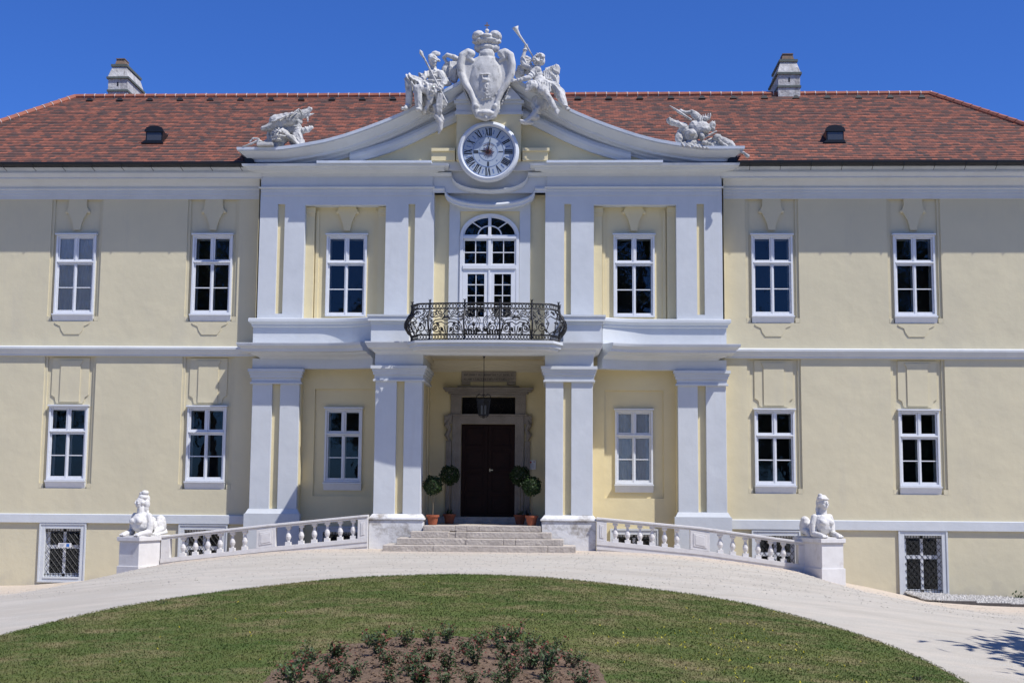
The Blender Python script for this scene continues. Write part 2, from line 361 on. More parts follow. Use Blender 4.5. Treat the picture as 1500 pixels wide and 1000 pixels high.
# ------------------------------------------------------------------ sculpture by voxel union
def ico(c,r,rot=None,sub=2):
    import bmesh
    bm=bmesh.new(); bmesh.ops.create_icosphere(bm,subdivisions=sub,radius=1)
    R=Euler(rot or (0,0,0)).to_matrix(); r=r if isinstance(r,(tuple,list)) else (r,r,r)
    v=[tuple(R@Vector((p.co.x*r[0],p.co.y*r[1],p.co.z*r[2]))+Vector(c)) for p in bm.verts]; f=[tuple(q.index for q in p.verts) for p in bm.faces]; bm.free()
    return v,f
class Sculpt:
    def __init__(s): s.m=MB()
    def e(s,c,r,rot=None): s.m.add(*ico(c,r,rot)); return s
    def c(s,pts,rr,seg=10):
        rr=rr if isinstance(rr,(list,tuple)) else [rr]*len(pts)
        # resample
        P=[Vector(p) for p in pts]; q=[];r=[]
        for i in range(len(P)-1):
            for k in range(4): t=k/4; q.append(P[i].lerp(P[i+1],t)); r.append(rr[i]+(rr[i+1]-rr[i])*t)
        q.append(P[-1]); r.append(rr[-1])
        s.m.tube(q,r,seg); s.e(P[0],rr[0]); s.e(P[-1],rr[-1])
        for i in range(1,len(P)-1): s.e(P[i],rr[i])
        return s
    def build(s,name,m,parent,vox=.03,smooth=4,disp=0,dscale=6,loc=None,folds=0,kind=None):
        me=bpy.data.meshes.new('tmp'); me.from_pydata(s.m.v,[],s.m.f); me.update()
        o=bpy.data.objects.new('tmp',me); C.objects.link(o)
        r=o.modifiers.new('r','REMESH'); r.mode='VOXEL'; r.voxel_size=vox
        sm=o.modifiers.new('s','SMOOTH'); sm.factor=.5; sm.iterations=smooth
        dg=bpy.context.evaluated_depsgraph_get(); ev=o.evaluated_get(dg); me2=bpy.data.meshes.new_from_object(ev)
        bpy.data.objects.remove(o); bpy.data.meshes.remove(me)
        base=Vector(loc) if loc else root_loc(parent)
        nv=len(me2.vertices); co_=np.empty(nv*3,dtype=np.float32); me2.vertices.foreach_get('co',co_); co_=co_.reshape(-1,3).astype(float)
        no=np.empty(nv*3,dtype=np.float32); me2.vertex_normals.foreach_get('vector',no); no=no.reshape(-1,3)
        if disp or folds:
            nn=noise.noise; d=np.zeros(nv)
            if disp: d+=disp*np.array([nn((p*dscale).tolist()) for p in co_])
            if folds:
                w=np.array([nn((p*2.6).tolist()) for p in co_]); m_=np.array([nn((p*1.9+5.3).tolist()) for p in co_])
                ph=34*(co_[:,0]*.9+co_[:,2]*.45+.2*co_[:,1])+9*w
                d+=folds*(1-2*np.abs(np.sin(ph/2))**.6)*np.clip(m_+.35,0,1)
            co_+=no*d[:,None]
        co_-=np.array(base); me2.vertices.foreach_set('co',co_.astype(np.float32).ravel())
        me2.materials.clear(); me2.update(); me2.name=name
        return link(name,me2,m,parent,base,True)
# ------------------------------------------------------------------ terrain
def interp(x,t):
    if x<=t[0][0]: return t[0][1]
    for (a,b),(c,d) in zip(t,t[1:]):
        if x<=c: return b+(d-b)*(x-a)/(c-a)
    return t[-1][1]
PROF=[(0,0),(3.8,0),(5,.05),(6.2,.13),(7.6,.27),(9.2,.50),(10.0,.74),(10.7,.93),(12,1.17),(13.2,1.42),(15,1.52),(18,1.60),(30,1.9)]
PROFL=[(0,0),(3.8,0),(5,.02),(6.2,.10),(7.6,.24),(9.2,.43),(10.0,.66),(10.7,.93),(12,1.12),(13.5,1.28),(15,1.40),(18,1.46),(30,1.7)]
PF=[(0,0),(2,.03),(4,.12),(6,.2),(8,.40),(9.5,.56),(12,.84),(15,1.0),(30,1.3)]
CY=[(-60,-.1),(-44,.0),(-36,-.35),(-30,-.55),(-25,-.55),(-22,-.48),(-17,-.25),(-13.2,-.06),(-9,0),(0,0)]
def sm(t): t=max(0,min(1,t)); return t*t*(3-2*t)
def gz(x,y,area=True):
    a=abs(x); f=-interp(a,PROF if x>0 else PROFL); g=interp(y,CY)-interp(a,PF)
    z=f+(g-f)*sm((-5-y)/9)
    if area and y>-2.62 and a<9.75 and a>3.35: z=min(z,-1.47)
    elif area and y>-2.62 and a<=3.35: z=-.1
    return z
xs=[-70,-50,-38,-30,-26,-22]+[i*.5-20 for i in range(12)]+[-14+i*.25 for i in range(113)]+[14.5+i*.5 for i in range(12)]+[22,26,30,38,50,70]
xs=sorted(set(xs)|{-9.76,-9.74,9.74,9.76,-3.36,-3.34,3.34,3.36})
ys=[-140,-110,-90,-70,-60,-52,-46]+[-42+i*.5 for i in range(78)]+[-2.9,-2.63,-2.61,-2,-1.2,-.4,.3,2,8,20,60,120]
V=np.array([(x,y,gz(x,y)) for y in ys for x in xs]); nx=len(xs)
F=np.array([(j*nx+i,j*nx+i+1,(j+1)*nx+i+1,(j+1)*nx+i) for j in range(len(ys)-1) for i in range(nx-1)])
o=link('gravel_ground',npmesh('gravel_ground',V,F),'gravel'); o['kind']='structure'
o.data.polygons.foreach_set('use_smooth',[ys[0]<1]*len(o.data.polygons))
# far ground plate beyond the sheet
mb=MB(); mb.add([(-900,-900,-2.2),(900,-900,-2.2),(900,900,-2.2),(-900,900,-2.2)],[(0,1,2,3)]); mb.build('meadow',M['turf'],kind='structure')
# lawn (ellipse) and bed
LC=(.5,-22.3); LA,LB=7.6,8.9
BC=(.78,-25.0); BA,BB=2.1,3.15
def gl(x,y): return gz(x,y)+.035
def disc(cx,cy,a,b,lift,rings=34,seg=120,wob=.0):
    V=[(cx,cy,gz(cx,cy)+lift)];Fq=[]
    for i in range(1,rings+1):
        for k in range(seg):
            t=2*PI*k/seg; w=1+wob*noise.noise(Vector((math.cos(t)*5,math.sin(t)*5,cx)))
            x=cx+a*w*i/rings*math.cos(t); y=cy+b*w*i/rings*math.sin(t); V.append((x,y,gz(x,y)+lift))
    for k in range(seg):
        Fq.append((0,1+k,1+(k+1)%seg))
    for i in range(rings-1):
        for k in range(seg):
            a0=1+i*seg+k;a1=1+i*seg+(k+1)%seg; Fq.append((a0,a0+seg,a1+seg,a1))
    m_=MB(); m_.add(V,Fq); return m_
M['edge']=mat('bare_edge',(.26,.18,.12),.95,col2=(.17,.12,.085),scale=6)
disc(*LC,LA+.05,LB+.05,.012,rings=20,wob=.010).build('lawn_edge','edge',kind='structure')
disc(*LC,LA,LB,.03,wob=.008).build('lawn','turf',kind='structure',smooth=True)
disc(*BC,BA,BB,.040,rings=16,seg=120,wob=.12).build('bed_soil','soil',kind='structure',smooth=True)
def inbed(x,y,k=1.0): return ((x-BC[0])/(BA*k))**2+((y-BC[1])/(BB*k))**2<1
# grass blades as one stuff object
def gzv(X,Y):
    ax=np.abs(X); f=np.where(X>0,-np.interp(ax,*zip(*PROF)),-np.interp(ax,*zip(*PROFL)))
    g=np.interp(Y,*zip(*CY))-np.interp(ax,*zip(*PF)); t=np.clip((-5-Y)/9,0,1); t=t*t*(3-2*t); return f+(g-f)*t
def blades(n,seed,hmin,hmax,name,m,w=.012,mask=None):
    r=np.random.default_rng(seed); q=np.sqrt(r.uniform(0,1,n))*1.010; t=r.uniform(0,2*PI,n)
    X=LC[0]+LA*q*np.cos(t); Y=LC[1]+LB*q*np.sin(t); k=Y>-30.5
    k&=~((((X-BC[0])/BA)**2+((Y-BC[1])/BB)**2)<r.uniform(.80,1.04,n))
    if mask is not None: k&=mask(X,Y,r)
    X=X[k];Y=Y[k]; n=len(X); Z=gzv(X,Y)+.03
    h=r.uniform(hmin,hmax,n); a=r.uniform(0,2*PI,n); lx=r.normal(0,.6,n)*h; ly=r.normal(0,.6,n)*h
    P=np.stack([X,Y,Z],1); dx=np.stack([np.cos(a)*w,np.sin(a)*w,np.zeros(n)],1)
    T=P+np.stack([lx,ly,h],1); V=np.stack([P-dx,P+dx,T],1).reshape(-1,3); F=np.arange(3*n).reshape(-1,3)
    o=link(name,npmesh(name,V,F),m); return o
tag(blades(230000,3,.008,.028,'grass','blade',w=.009),'short green grass covering the oval lawn','grass',kind='stuff')
def fm(X,Y,r): return (np.exp(-(((X-5.0)/1.6)**2+((Y+21.5)/2.4)**2))+.03*np.exp(-((X-1)/5)**2))>r.uniform(0,1,len(X))*1.2
tag(blades(6500,5,.025,.035,'small_flowers','flower',w=.012,mask=fm),'tiny yellow flowers scattered in the right part of the lawn','wildflowers',kind='stuff')
# ------------------------------------------------------------------ palace
P=thing('palace',(0,0,0),'long two storey cream palace with white pavilion, clock gable and red tiled roof','palace')
XE=20.0
UP=(7.46,10.11); LO=(1.99,4.40)
WX=(9.22,13.81,18.66)
ZF=-2.4
def frame_ring(mb,x0,x1,z0,z1,w,y0,y1,wb=None):
    wb=wb or w
    mb.box(x0,x0+w,y0,y1,z0,z1); mb.box(x1-w,x1,y0,y1,z0,z1)
    mb.box(x0+w,x1-w,y0,y1,z1-w,z1); mb.box(x0+w,x1-w,y0,y1,z0,z0+wb)
def window(cx,zb,zt,hw,y,cap=True,sill=True,curtain=0,rev=1.0,depth=.22,zs=0):
    """casement window with two top lights and four lower panes"""
    H=zt-zb; x0,x1=cx-hw,cx+hw
    mb=MB(); frame_ring(mb,x0,x1,zb,zt,.065,y-.05,y+.16)
    ztr=zb+H*.66
    mb.box(x0+.065,x1-.065,y-.03,y+.1,ztr-.045,ztr+.035); mb.box(x0+.065,x1-.065,y-.065,y-.03,ztr-.02,ztr+.02)
    mb.box(cx-.028,cx+.028,y-.02,y+.1,ztr+.035,zt-.065)
    fr=mb.build('window',M['frame'],P,bevel=.006)
    # sashes
    sb=MB(); yy0,yy1=y+.0,y+.05; s=.05
    for a,b in ((x0+.068,cx-.03),(cx+.03,x1-.068)): frame_ring(sb,a,b,ztr+.037,zt-.067,s,yy0,yy1)
    for a,b in ((x0+.068,cx-.004),(cx+.004,x1-.068)):
        frame_ring(sb,a,b,zb+.067,ztr-.047,s,yy0,yy1,.065)
        zm=(zb+.067+ztr-.047)/2; sb.box(a+s,b-s,y+.01,y+.04,zm-.016,zm+.016)
    sb.box(cx-.02,cx+.02,y-.015,y,zb+.07,ztr-.05)
    sb.build('sash','frame',fr,bevel=.004)
    MB().add([(x0+.06,y+.028,zb+.06),(x1-.06,y+.028,zb+.06),(x1-.06,y+.028,zt-.06),(x0+.06,y+.028,zt-.06)],[(0,1,2,3)]).build('glass','glass',fr)
    # inner casement and room behind
    ib=MB(); yi=y+.055+depth
    frame_ring(ib,x0+.05,x1-.05,zb+.05,zt-.05,.085,yi,yi+.04); ib.box(cx-.05,cx+.05,yi,yi+.04,zb+.1,zt-.1); ib.box(x0+.1,x1-.1,yi,yi+.04,ztr-.05,ztr+.04)
    # reveal linings
    ib.box(x0+.02,x0+.05,y+.16,yi+.04,zb+.02,zt-.02); ib.box(x1-.05,x1-.02,y+.16,yi+.04,zb+.02,zt-.02)
    ib.box(x0+.05,x1-.05,y+.16,yi+.04,zb+.02,zb+.05); ib.box(x0+.05,x1-.05,y+.16,yi+.04,zt-.05,zt-.02)
    ib.build('inner_casement','reveal',fr)
    rb=MB(); Y1=yi+1.4
    rb.add([(x0-.3,Y1,zb-.3),(x1+.3,Y1,zb-.3),(x1+.3,Y1,zt+.3),(x0-.3,Y1,zt+.3),(x0-.3,yi+.05,zb-.3),(x1+.3,yi+.05,zb-.3),(x1+.3,yi+.05,zt+.3),(x0-.3,yi+.05,zt+.3)],
        [(0,3,2,1),(0,1,5,4),(1,2,6,5),(2,3,7,6),(3,0,4,7)])
    rb.build('room','room',fr)
    if curtain:
        cb=MB(); zc0=zb+.06; 
        n=36
        vs=[];fs=[]
        for i in range(n+1):
            x=x0+.06+(x1-x0-.12)*i/n; yc=y+.07+.012*math.sin(i*1.9)
            vs+=[(x,yc,zc0),(x,yc,zt-.06)]
        fs=[(2*i,2*i+2,2*i+3,2*i+1) for i in range(n)]
        cb.add(vs,fs); cb.build('curtain','curtain',fr,smooth=True)
    if cap:
        c=MB(); c.box(x0-.03,x1+.03,y-.12,y+.06,zt+.004,zt+.05); c.build('head_cap','frame',fr)
    if sill:
        c=MB(); c.box(x0-.02,x1+.02,y-.14,y-.0,zb-.045,zb-.004); c.taper(x0+.0,x1-.0,y-.03,y+.04,zb-.26,x0-.01,x1+.01,y-.115,y+.04,zb-.047)
        c.build('sill','frame' if sill==1 else 'cream',fr)
    return fr
def urn_panel(mb,cx,z0,z1,y,w=.37):
    pts=[(.11,0),(.14,.16),(.2,.34),(.3,.52),(.37,.62),(.33,.70),(.30,.78)]
    H=1.0/.78*.55
    L=[(cx-a*w/.37,z0+b*1.05) for a,b in pts]; R=[(cx+a*w/.37,z0+b*1.05) for a,b in pts]
    top=z1
    mb.pxz([(cx-.30*w/.37,top)]+L[::-1]+R+[(cx+.30*w/.37,top)],y-.10,y+.01)
    for s in (-1,1): mb.add(*ico((cx+s*.33*w/.37,y-.03,z0+.64),(.10,.07,.075),(0,s*.5,0),2))
# wing walls
BASEW={-1:[(-13.79,-1.27,.58,.74),(-9.2,-1.27,.58,.77)],1:[(13.82,-1.5,.60,.74),(9.2,-1.3,.55,.74)]}
for s in (-1,1):
    outer=[];inner=[]
    xi=sorted([7.3*s,XE*s])
    mb=MB(); hs=[]
    for wx in WX:
        c=wx*s
        hs+= [(c-.86,c+.86,7.22,11.33,.05),(c-.86,c+.86,1.73,6.04,.05)]
    for c,z0,z1,hw in BASEW[s]: hs.append((c-hw,c+hw,z0,z1,.3))
    mb.wall(xi[0],xi[1],ZF,12.2,0,hs)
    for wx in WX:
        c=wx*s
        for (a,b),(lo,hi),hw in ((UP,(7.22,11.33),.67),(LO,(1.73,6.04),.646)):
            # stepped recess: second layer
            mb.wall(c-.86,c+.86,lo,hi,.05,[(c-.77,c+.77,lo+(.0 if 0 else .001),hi-.001,.05)])
            mb.wall(c-.77,c+.77,lo,hi,.10,[(c-hw,c+hw,a,b,.3)])
            # feet blocks either side of the sill
            for q in (-1,1): mb.box(*(c+q*.72,c+q*.855),-.004,.06,lo+.003,lo+.16)
    # gable-end walls and back
    mb.add([(XE*s,0,ZF),(XE*s,10.5,ZF),(XE*s,10.5,12.2),(XE*s,0,12.2)],[(0,1,2,3)])
    mb.build('wing_wall','cream',P)
    for wx in WX:
        c=wx*s; rl=MB()
        urn_panel(rl,c,10.28,11.70,.10); rl.build('relief_panel','cream',P); rl=MB()
        # apron below upper window
        ap=[(c-.60,7.17),(c-.56,7.12),(c-.40,7.05),(c-.36,6.92),(c-.26,6.78),(c+.26,6.78),(c+.36,6.92),(c+.40,7.05),(c+.56,7.12),(c+.60,7.17)]
        rl.pxz(ap,-.022,.01); rl.build('window_apron','cream',P); rl=MB()
        # panel over the lower window
        pn=[(c-.62,6.0),(c-.62,4.78),(c-.50,4.70),(c-.47,4.56),(c-.42,4.50),(c+.42,4.50),(c+.47,4.56),(c+.50,4.70),(c+.62,4.78),(c+.62,6.0)]
        rl.pxz(pn,.065,.11)
        rl.pxz([(c-.33,4.55),(c+.33,4.55),(c+.33,5.78),(c+.40,5.92),(c-.40,5.92),(c-.33,5.78)],.035,.07); rl.build('relief_panel','cream',P)
    for wx in WX:
        c=wx*s
        window(c,*UP,.67,.06,curtain=(c<-13 and c>-14),cap=True,sill=1)
        window(c,*LO,.646,.06,cap=True,sill=1)
# bands on the wings
for s in (-1,1):
    a,b=(-XE,-7.5) if s<0 else (7.5,XE)
    path=[(a,8),(a,0),(b,0)] if s<0 else [(a,0),(b,0),(b,8)]
    MB().sweep(path,[(-.02,6.06),(.05,6.06),(.06,6.12),(.10,6.17),(.15,6.26),(.17,6.28),(.17,6.345),(-.02,6.40)]).build('string_course','white',P)
    p2=[(a,8),(a,0),(b,0)] if s<0 else [(a,0),(b,0),(b,8)]
    z0=.62 if s<0 else .60
    MB().sweep(p2,[(-.02,z0),(.08,z0),(.08,.885),(.06,.905),(-.02,.905)]).build('water_table','white',P)
    MB().sweep(path,[(-.02,11.31),(.035,11.31),(.035,11.42),(.065,11.425),(.065,11.53),(.09,11.535),(.09,11.61),(.13,11.63),(.13,11.68),(.10,11.70),
        (.14,11.76),(.24,11.84),(.34,11.88),(.50,11.90),(.50,11.95),(.56,11.99),(.62,12.05),(.63,12.10),(-.02,12.10)]).build('eaves_cornice','white',P)
    MB().sweep(path,[(.30,12.102),(.60,12.102),(.66,12.24),(.30,12.27)]).build('fascia','flash',P)
    g=MB(); yy=-.90
    a2,b2=((-20.3,-8.0) if s<0 else (8.0,20.3))
    pr=[(math.cos(t)*.105,math.sin(t)*.105) for t in [PI+PI*k/8 for k in range(9)]]+[(.105,.035),(.085,.035)]+[(math.cos(t)*.085,math.sin(t)*.085) for t in [2*PI-PI*k/8 for k in range(9)]]+[(-.085,.035),(-.105,.035)]
    n=len(pr)
    g.add([(x,yy+p,12.315+q) for x in (a2,b2) for p,q in pr],[(i,i+n,(i+1)%n+n,(i+1)%n) for i in range(n)]+[tuple(range(n)),tuple(range(2*n-1,n-1,-1))])
    g.box(a2,b2,yy+.108,yy+.18,12.25,12.39)
    gt=g.build('gutter','gutter',P)
    x=a2+.4
    while x<b2:
        k=MB(); k.tube([(x,yy-.11,12.32),(x,yy-.10,12.22),(x,yy,12.165),(x+.02,yy+.2,12.11)],.009,5); k.build('gutter_bracket','black',gt); x+=.98
    # downward black corner piece by the pavilion
    k=MB(); e=b2 if s<0 else a2
    k.pxz([(e-.35*(s>0)-.0,12.2),(e+.35*(s<0),12.2),(e+.3*(s<0),12.42),(e,12.62) ,(e-.3*(s>0),12.42)],yy-.02,yy+.25); k.build('gutter_end','gutter',gt)
# basement windows
def basement(c,z0,z1,hw,y,open_bottom=True,notice=False):
    mb=MB(); frame_ring(mb,c-hw,c+hw,z0,z1,.155,y-.04,y+.25); 
    mb2=MB(); 
    fr=mb.build('basement_window','white',P,bevel=.008)
    mb=MB(); frame_ring(mb,c-hw-.03,c+hw+.03,z0-.02,z1+.03,.05,y-.065,y-.02); mb.build('surround_moulding','white',fr)
    x0,x1,a,b=c-hw+.155,c+hw-.155,z0+.155,z1-.155
    s=MB(); yy=y+.16
    frame_ring(s,x0,x1,a,b,.10,yy,yy+.05); s.box(c-.045,c+.045,yy,yy+.05,a,b); zt=a+(b-a)*.62; s.box(x0,x1,yy-.004,yy+.05,zt-.06,zt+.06); s.build('sash','frame',fr)
    MB().add([(x0,yy+.03,a),(x1,yy+.03,a),(x1,yy+.03,b),(x0,yy+.03,b)],[(0,1,2,3)]).build('glass','glass',fr)
    MB().box(x0-.1,x1+.1,yy+.4,yy+.42,a-.1,b+.1).build('room','dark',fr)
    g=MB(); gy=y+.03
    st=.135; n=int((x1-x0)/st)+1
    # lattice of diagonal iron bars with a comb of short spikes top and bottom
    w=x1-x0; h=b-a-.16; za=a+.08
    k=-int(h/ (2*st))-9
    slope=1.25
    def clip(xa,za_,xb,zb_):
        pts=[]
        for t in np.linspace(0,1,60):
            x=xa+(xb-xa)*t; z=za_+(zb_-za_)*t
            if x0<=x<=x1 and za<=z<=za+h: pts.append((x,z))
        return pts
    off=-3.0
    while off<3.0:
        for sg in (1,-1):
            p=clip(c+off-1.6*sg,za+h/2-1.6*slope,c+off+1.6*sg,za+h/2+1.6*slope)
            if len(p)>1: g.tube([(p[0][0],gy+.006*sg,p[0][1]),(p[-1][0],gy+.006*sg,p[-1][1])],.0085,4)
        off+=.175
    x=x0+.04
    while x<x1: g.tube([(x,gy,a),(x,gy,a+.11)],.009,4); g.tube([(x,gy,b),(x,gy,b-.11)],.009,4); x+=.088
    g.tube([(x0,gy,za),(x1,gy,za)],.011,4); g.tube([(x0,gy,za+h),(x1,gy,za+h)],.011,4)
    g.build('iron_grille','iron',fr)
    k=MB(); k.box(x0,x1,y-.06,y+.15,a-.05,a-.004); k.build('sill','white',fr)
    return fr
for s in (-1,1):
    for c,z0,z1,hw in BASEW[s]: basement(c,z0,z1,hw,.0)
# ---------------- central pavilion
PV=-.45
# lower pavilion wall (behind): cream
mb=MB()
lowh=[]
for s in (-1,1):
    x0,x1=sorted((3.30*s,6.04*s)); lowh.append((x0,x1,-2.39,5.70,.35))
lowh.append((-1.9,1.9,.65,5.95,.45))
mb.wall(-7.6,7.6,ZF,6.1,PV,lowh)
for s in (-1,1):
    c=4.70*s; x0,x1=sorted((3.28*s,6.06*s)); mb.wall(x0,x1,-2.4,5.72,PV+.35,[(c-.95,c+.95,1.55,5.0,.08),(c-.74,c+.74,-1.2,.55,.3)]); mb.wall(c-.95,c+.95,1.55,5.0,PV+.43,[(c-.61,c+.61,1.99,4.36,.3)])
    mb.add([(7.6*s,PV,ZF),(7.6*s,.1,ZF),(7.6*s,.1,12.6),(7.6*s,PV,12.6)],[(0,1,2,3)])
mb.build('pavilion_wall','cream_pav',P)
for s in (-1,1):
    c=4.70*s; window(c,1.99,4.36,.61,PV+.41,cap=True,sill=1,curtain=(s>0))
    basement(c,-1.2,.55,.74,PV+.35)
# lower pilasters of the pavilion: one mesh for each pilaster
def capital(mb,x0,x1,y,z0,z1,yb):
    # stepped capital between z0 and z1
    H=z1-z0
    for a,b,o in ((0,.12,.07),(.12,.42,.03),(.42,.62,.07),(.62,.80,.10),(.80,1.0,.14)):
        mb.box(x0-o,x1+o,y-o,yb,z0+H*a+.001,z0+H*b)
for s in (-1,1):
    for a,b in ((6.07,6.70),(6.96,7.60)):
        x0,x1=sorted((a*s,b*s)); mb=MB(); mb.box(x0,x1,-.57,PV+.02,1.13,5.20)
        mb.build('pilaster','white',P,bevel=.01)
    x0,x1=sorted((6.07*s,7.60*s))
    mb=MB(); capital(mb,x0,x1,-.57,5.12,5.60,PV+.02); mb.box(x0-.02,x1+.02,-.60,PV+.02,5.60,5.94)
    mb.build('pilaster_capital','white',P)
    mb=MB(); mb.taper(x0-.10,x1+.10,-.66,PV+.02,.98,x0-.02,x1+.02,-.59,PV+.02,1.13); mb.box(x0-.13,x1+.13,-.70,PV+.02,-.2,.978); mb.box(x0-.09,x1+.09,-.66,PV,-2.3,-.201)
    mb.build('pilaster_base','white',P)
# plinth of the pavilion wall between pilasters
# first floor entablature and parapet following a bowed plan
def arcpath(s,XO=7.60):
    # from outer end toward the porch
    pts=[(XO,.1),(XO,-.57),(5.3,-.57)]
    for k in range(1,13):
        t=k/12; x=5.3-1.65*t; y=-.57-.42*(t**2.2); pts.append((x,y))
    pts=[(x*s,y) for x,y in pts]
    return pts
for s in (-1,1):
    pth=arcpath(s)
    if s>0: pth=pth[::-1]
    p3=arcpath(s,7.30); p3=p3[::-1] if s>0 else p3
    MB().sweep(p3,[(-.3,5.62),(.02,5.62),(.02,5.92),(.06,5.925),(.10,5.98),(.22,6.02),(.30,6.04),(.33,6.10),(.55,6.12),(.57,6.20),(.60,6.23),(.68,6.29),(.70,6.36),(.70,6.385),(-.3,6.42)]).build('storey_cornice','white',P)
    MB().sweep(pth,[(-.3,6.40),(.03,6.40),(.03,6.955),(.07,6.98),(.08,7.05),(.13,7.09),(.17,7.13),(.17,7.215),(.15,7.24),(-.3,7.25)]).build('parapet','white',P)
# upper pavilion wall, white, with recesses
mb=MB(); H=[]
for s in (-1,1):
    for a,b,z0,z1,d in ((3.40,6.07,7.2,11.02,.40),(2.44,2.66,7.42,11.05,.10),(6.73,6.97,7.42,11.05,.10)):
        x0,x1=sorted((a*s,b*s)); H.append((x0,x1,z0,z1,d))
H.append((-1.82,1.82,6.2,11.42,.32))
mb.wall(-7.55,7.55,6.2,12.45,PV,H)
for s in (-1,1): mb.add([(7.55*s,PV,6.2),(7.55*s,.1,6.2),(7.55*s,.1,12.45),(7.55*s,PV,12.45)],[(0,1,2,3)])
mb.build('upper_pavilion_wall','white',P)
mb=MB()
for s in (-1,1):
    for a,b in ((2.42,2.68),(6.71,6.99)):
        x0,x1=sorted((a*s,b*s)); MB().wall(x0,x1,7.40,11.07,PV+.10).build('wall_slit','cream_pav',P)
    x0,x1=sorted((3.38*s,6.09*s)); c=4.72*s
    mb.wall(x0,x1,7.0,11.04,PV+.40,[(c-.67,c+.67,7.38,10.08,.3)])
    for a,b in ((3.402,3.68),(5.79,6.068)):
        u,v=sorted((a*s,b*s)); mb.box(u,v,PV+.26,PV+.41,7.1,11.018); mb.box(u+.002,v+.03,PV+.21,PV+.259,10.80,11.0); mb.box(u+.002,v+.015,PV+.235,PV+.259,10.72,10.799)
    for a in (-.98,.98):
        mb.box(c+a-.05,c+a+.05,PV+.35,PV+.41,7.2,10.9)
    u_=MB(); urn_panel(u_,c,10.22,11.018,PV+.40,.34); u_.build('relief_panel','cream_pav',P)
    mb.build('window_recess','cream_pav',P); mb=MB()
for s in (-1,1):
    window(4.72*s,7.38,10.08,.67,PV+.36,cap=True,sill=False,depth=.18)
# recessed centre bay
YC=PV+.32
mb=MB(); mb.wall(-1.84,1.84,6.2,11.44,YC); mb.build('centre_strip','cream_pav',P)
def arch(a,b,cx,cz,n=24): return [(cx+a*math.cos(PI*k/n),cz+b*math.sin(PI*k/n)) for k in range(n+1)]
SPZ=10.02
mb=MB()
out=[(-1.33,6.2),(-.99,6.2),(-.99,10.0)]+[]
# white field around the opening (left, right, top pieces), spandrel recess lower in depth
mb.box(-1.33,-.98,YC-.09,YC+.01,6.2,11.42); mb.box(.98,1.33,YC-.09,YC+.01,6.2,11.42); mb.box(-.98,.98,YC-.09,YC+.01,10.86,11.42)
mb.build('centre_field','white',P)
mb=MB()
ar=arch(.97,.76,0,SPZ)
for s in (1,-1):
    pts=[(x*s,z) for x,z in ar if x>=-1e-6]
    mb.pxz([(.0,10.858),(.978*s,10.858),(.978*s,SPZ)]+pts,YC-.06,YC+.01)
mb.build('spandrel','cream_pav',P)
# arched balcony door
def ringpoly(ao,bo,ai,bi,cz,n=28):
    return [(ao*math.cos(PI*k/n),cz+bo*math.sin(PI*k/n)) for k in range(n+1)]+[(ai*math.cos(PI*k/n),cz+bi*math.sin(PI*k/n)) for k in range(n,-1,-1)]
mb=MB(); yb=YC-.13
mb.pxz(ringpoly(.97,.755,.87,.655,SPZ),yb,YC)
mb.box(-.97,-.87,yb,YC,6.35,SPZ-.001); mb.box(.87,.97,yb,YC,6.35,SPZ-.001)
mb.box(-.869,.869,yb-.03,YC,9.93,10.03); mb.box(-.869,.869,yb-.03,YC,8.93,9.06)
mb.box(-.05,.05,yb-.01,YC,10.031,10.68); mb.box(-.045,.045,yb-.01,YC,9.061,9.929)
bd=mb.build('balcony_door',M['frame'],P,bevel=.006)
sb=MB(); y0,y1=YC-.10,YC-.05
sb.pxz(ringpoly(.87,.66,.83,.62,SPZ),y0,y1); sb.box(-.83,.83,y0,y1,10.03,10.075)
sb.pxz(ringpoly(.40,.33,.36,.29,SPZ+.04),y0,y1)
for s in (-1,1):
    sb.tube([(s*.27,YC-.075,SPZ+.27),(s*.60,YC-.075,SPZ+.49)],.022,4)
    frame_ring(sb,*(sorted((s*.05,s*.865))),9.065,9.925,.05,y0,y1)
    x0,x1=sorted((s*.10,s*.815)); c=(x0+x1)/2; sb.box(c-.014,c+.014,y0,y1,9.11,9.88); sb.box(x0,x1,y0,y1,9.47,9.50)
    x0,x1=sorted((s*.006,s*.865))
    frame_ring(sb,x0,x1,6.40,8.925,.155,y0-.02,y1,.14)
    sb.box(x0+.155,x1-.155,y0-.01,y1,7.18,7.36); 
    sb.box(x0+.2,x1-.2,y0-.0,y1,6.62,7.12); sb.box(x0+.155,x1-.155,y0+.02,y1,6.5,7.2)
    a,b=x0+.155,x1-.155; c=(a+b)/2; sb.box(c-.014,c+.014,y0,y1,7.36,8.77)
    for k in range(1,4): z=7.36+(8.77-7.36)*k/4; sb.box(a,b,y0,y1,z-.014,z+.014)
sb.box(-.03,.03,y0-.045,y0-.02,6.42,8.92)
sb.build('sash','frame',bd,bevel=.004)
gp=[(.86,7.3),(.86,SPZ)]+arch(.86,.65,0,SPZ)[1:-1]+[(-.86,SPZ),(-.86,7.3)]
MB().add([(x,YC-.07,z) for x,z in gp],[tuple(range(len(gp)))]).build('glass','glass',bd)
MB().add([(x,YC-.035,z) for x,z in [(-.9,6.3),(.9,6.3),(.9,10.9),(-.9,10.9)]],[(0,1,2,3)])
MB().add([(x,YC-.02,z) for x,z in [(a*1.02,b) for a,b in gp]],[tuple(range(len(gp)))]).build('room','dark',bd)
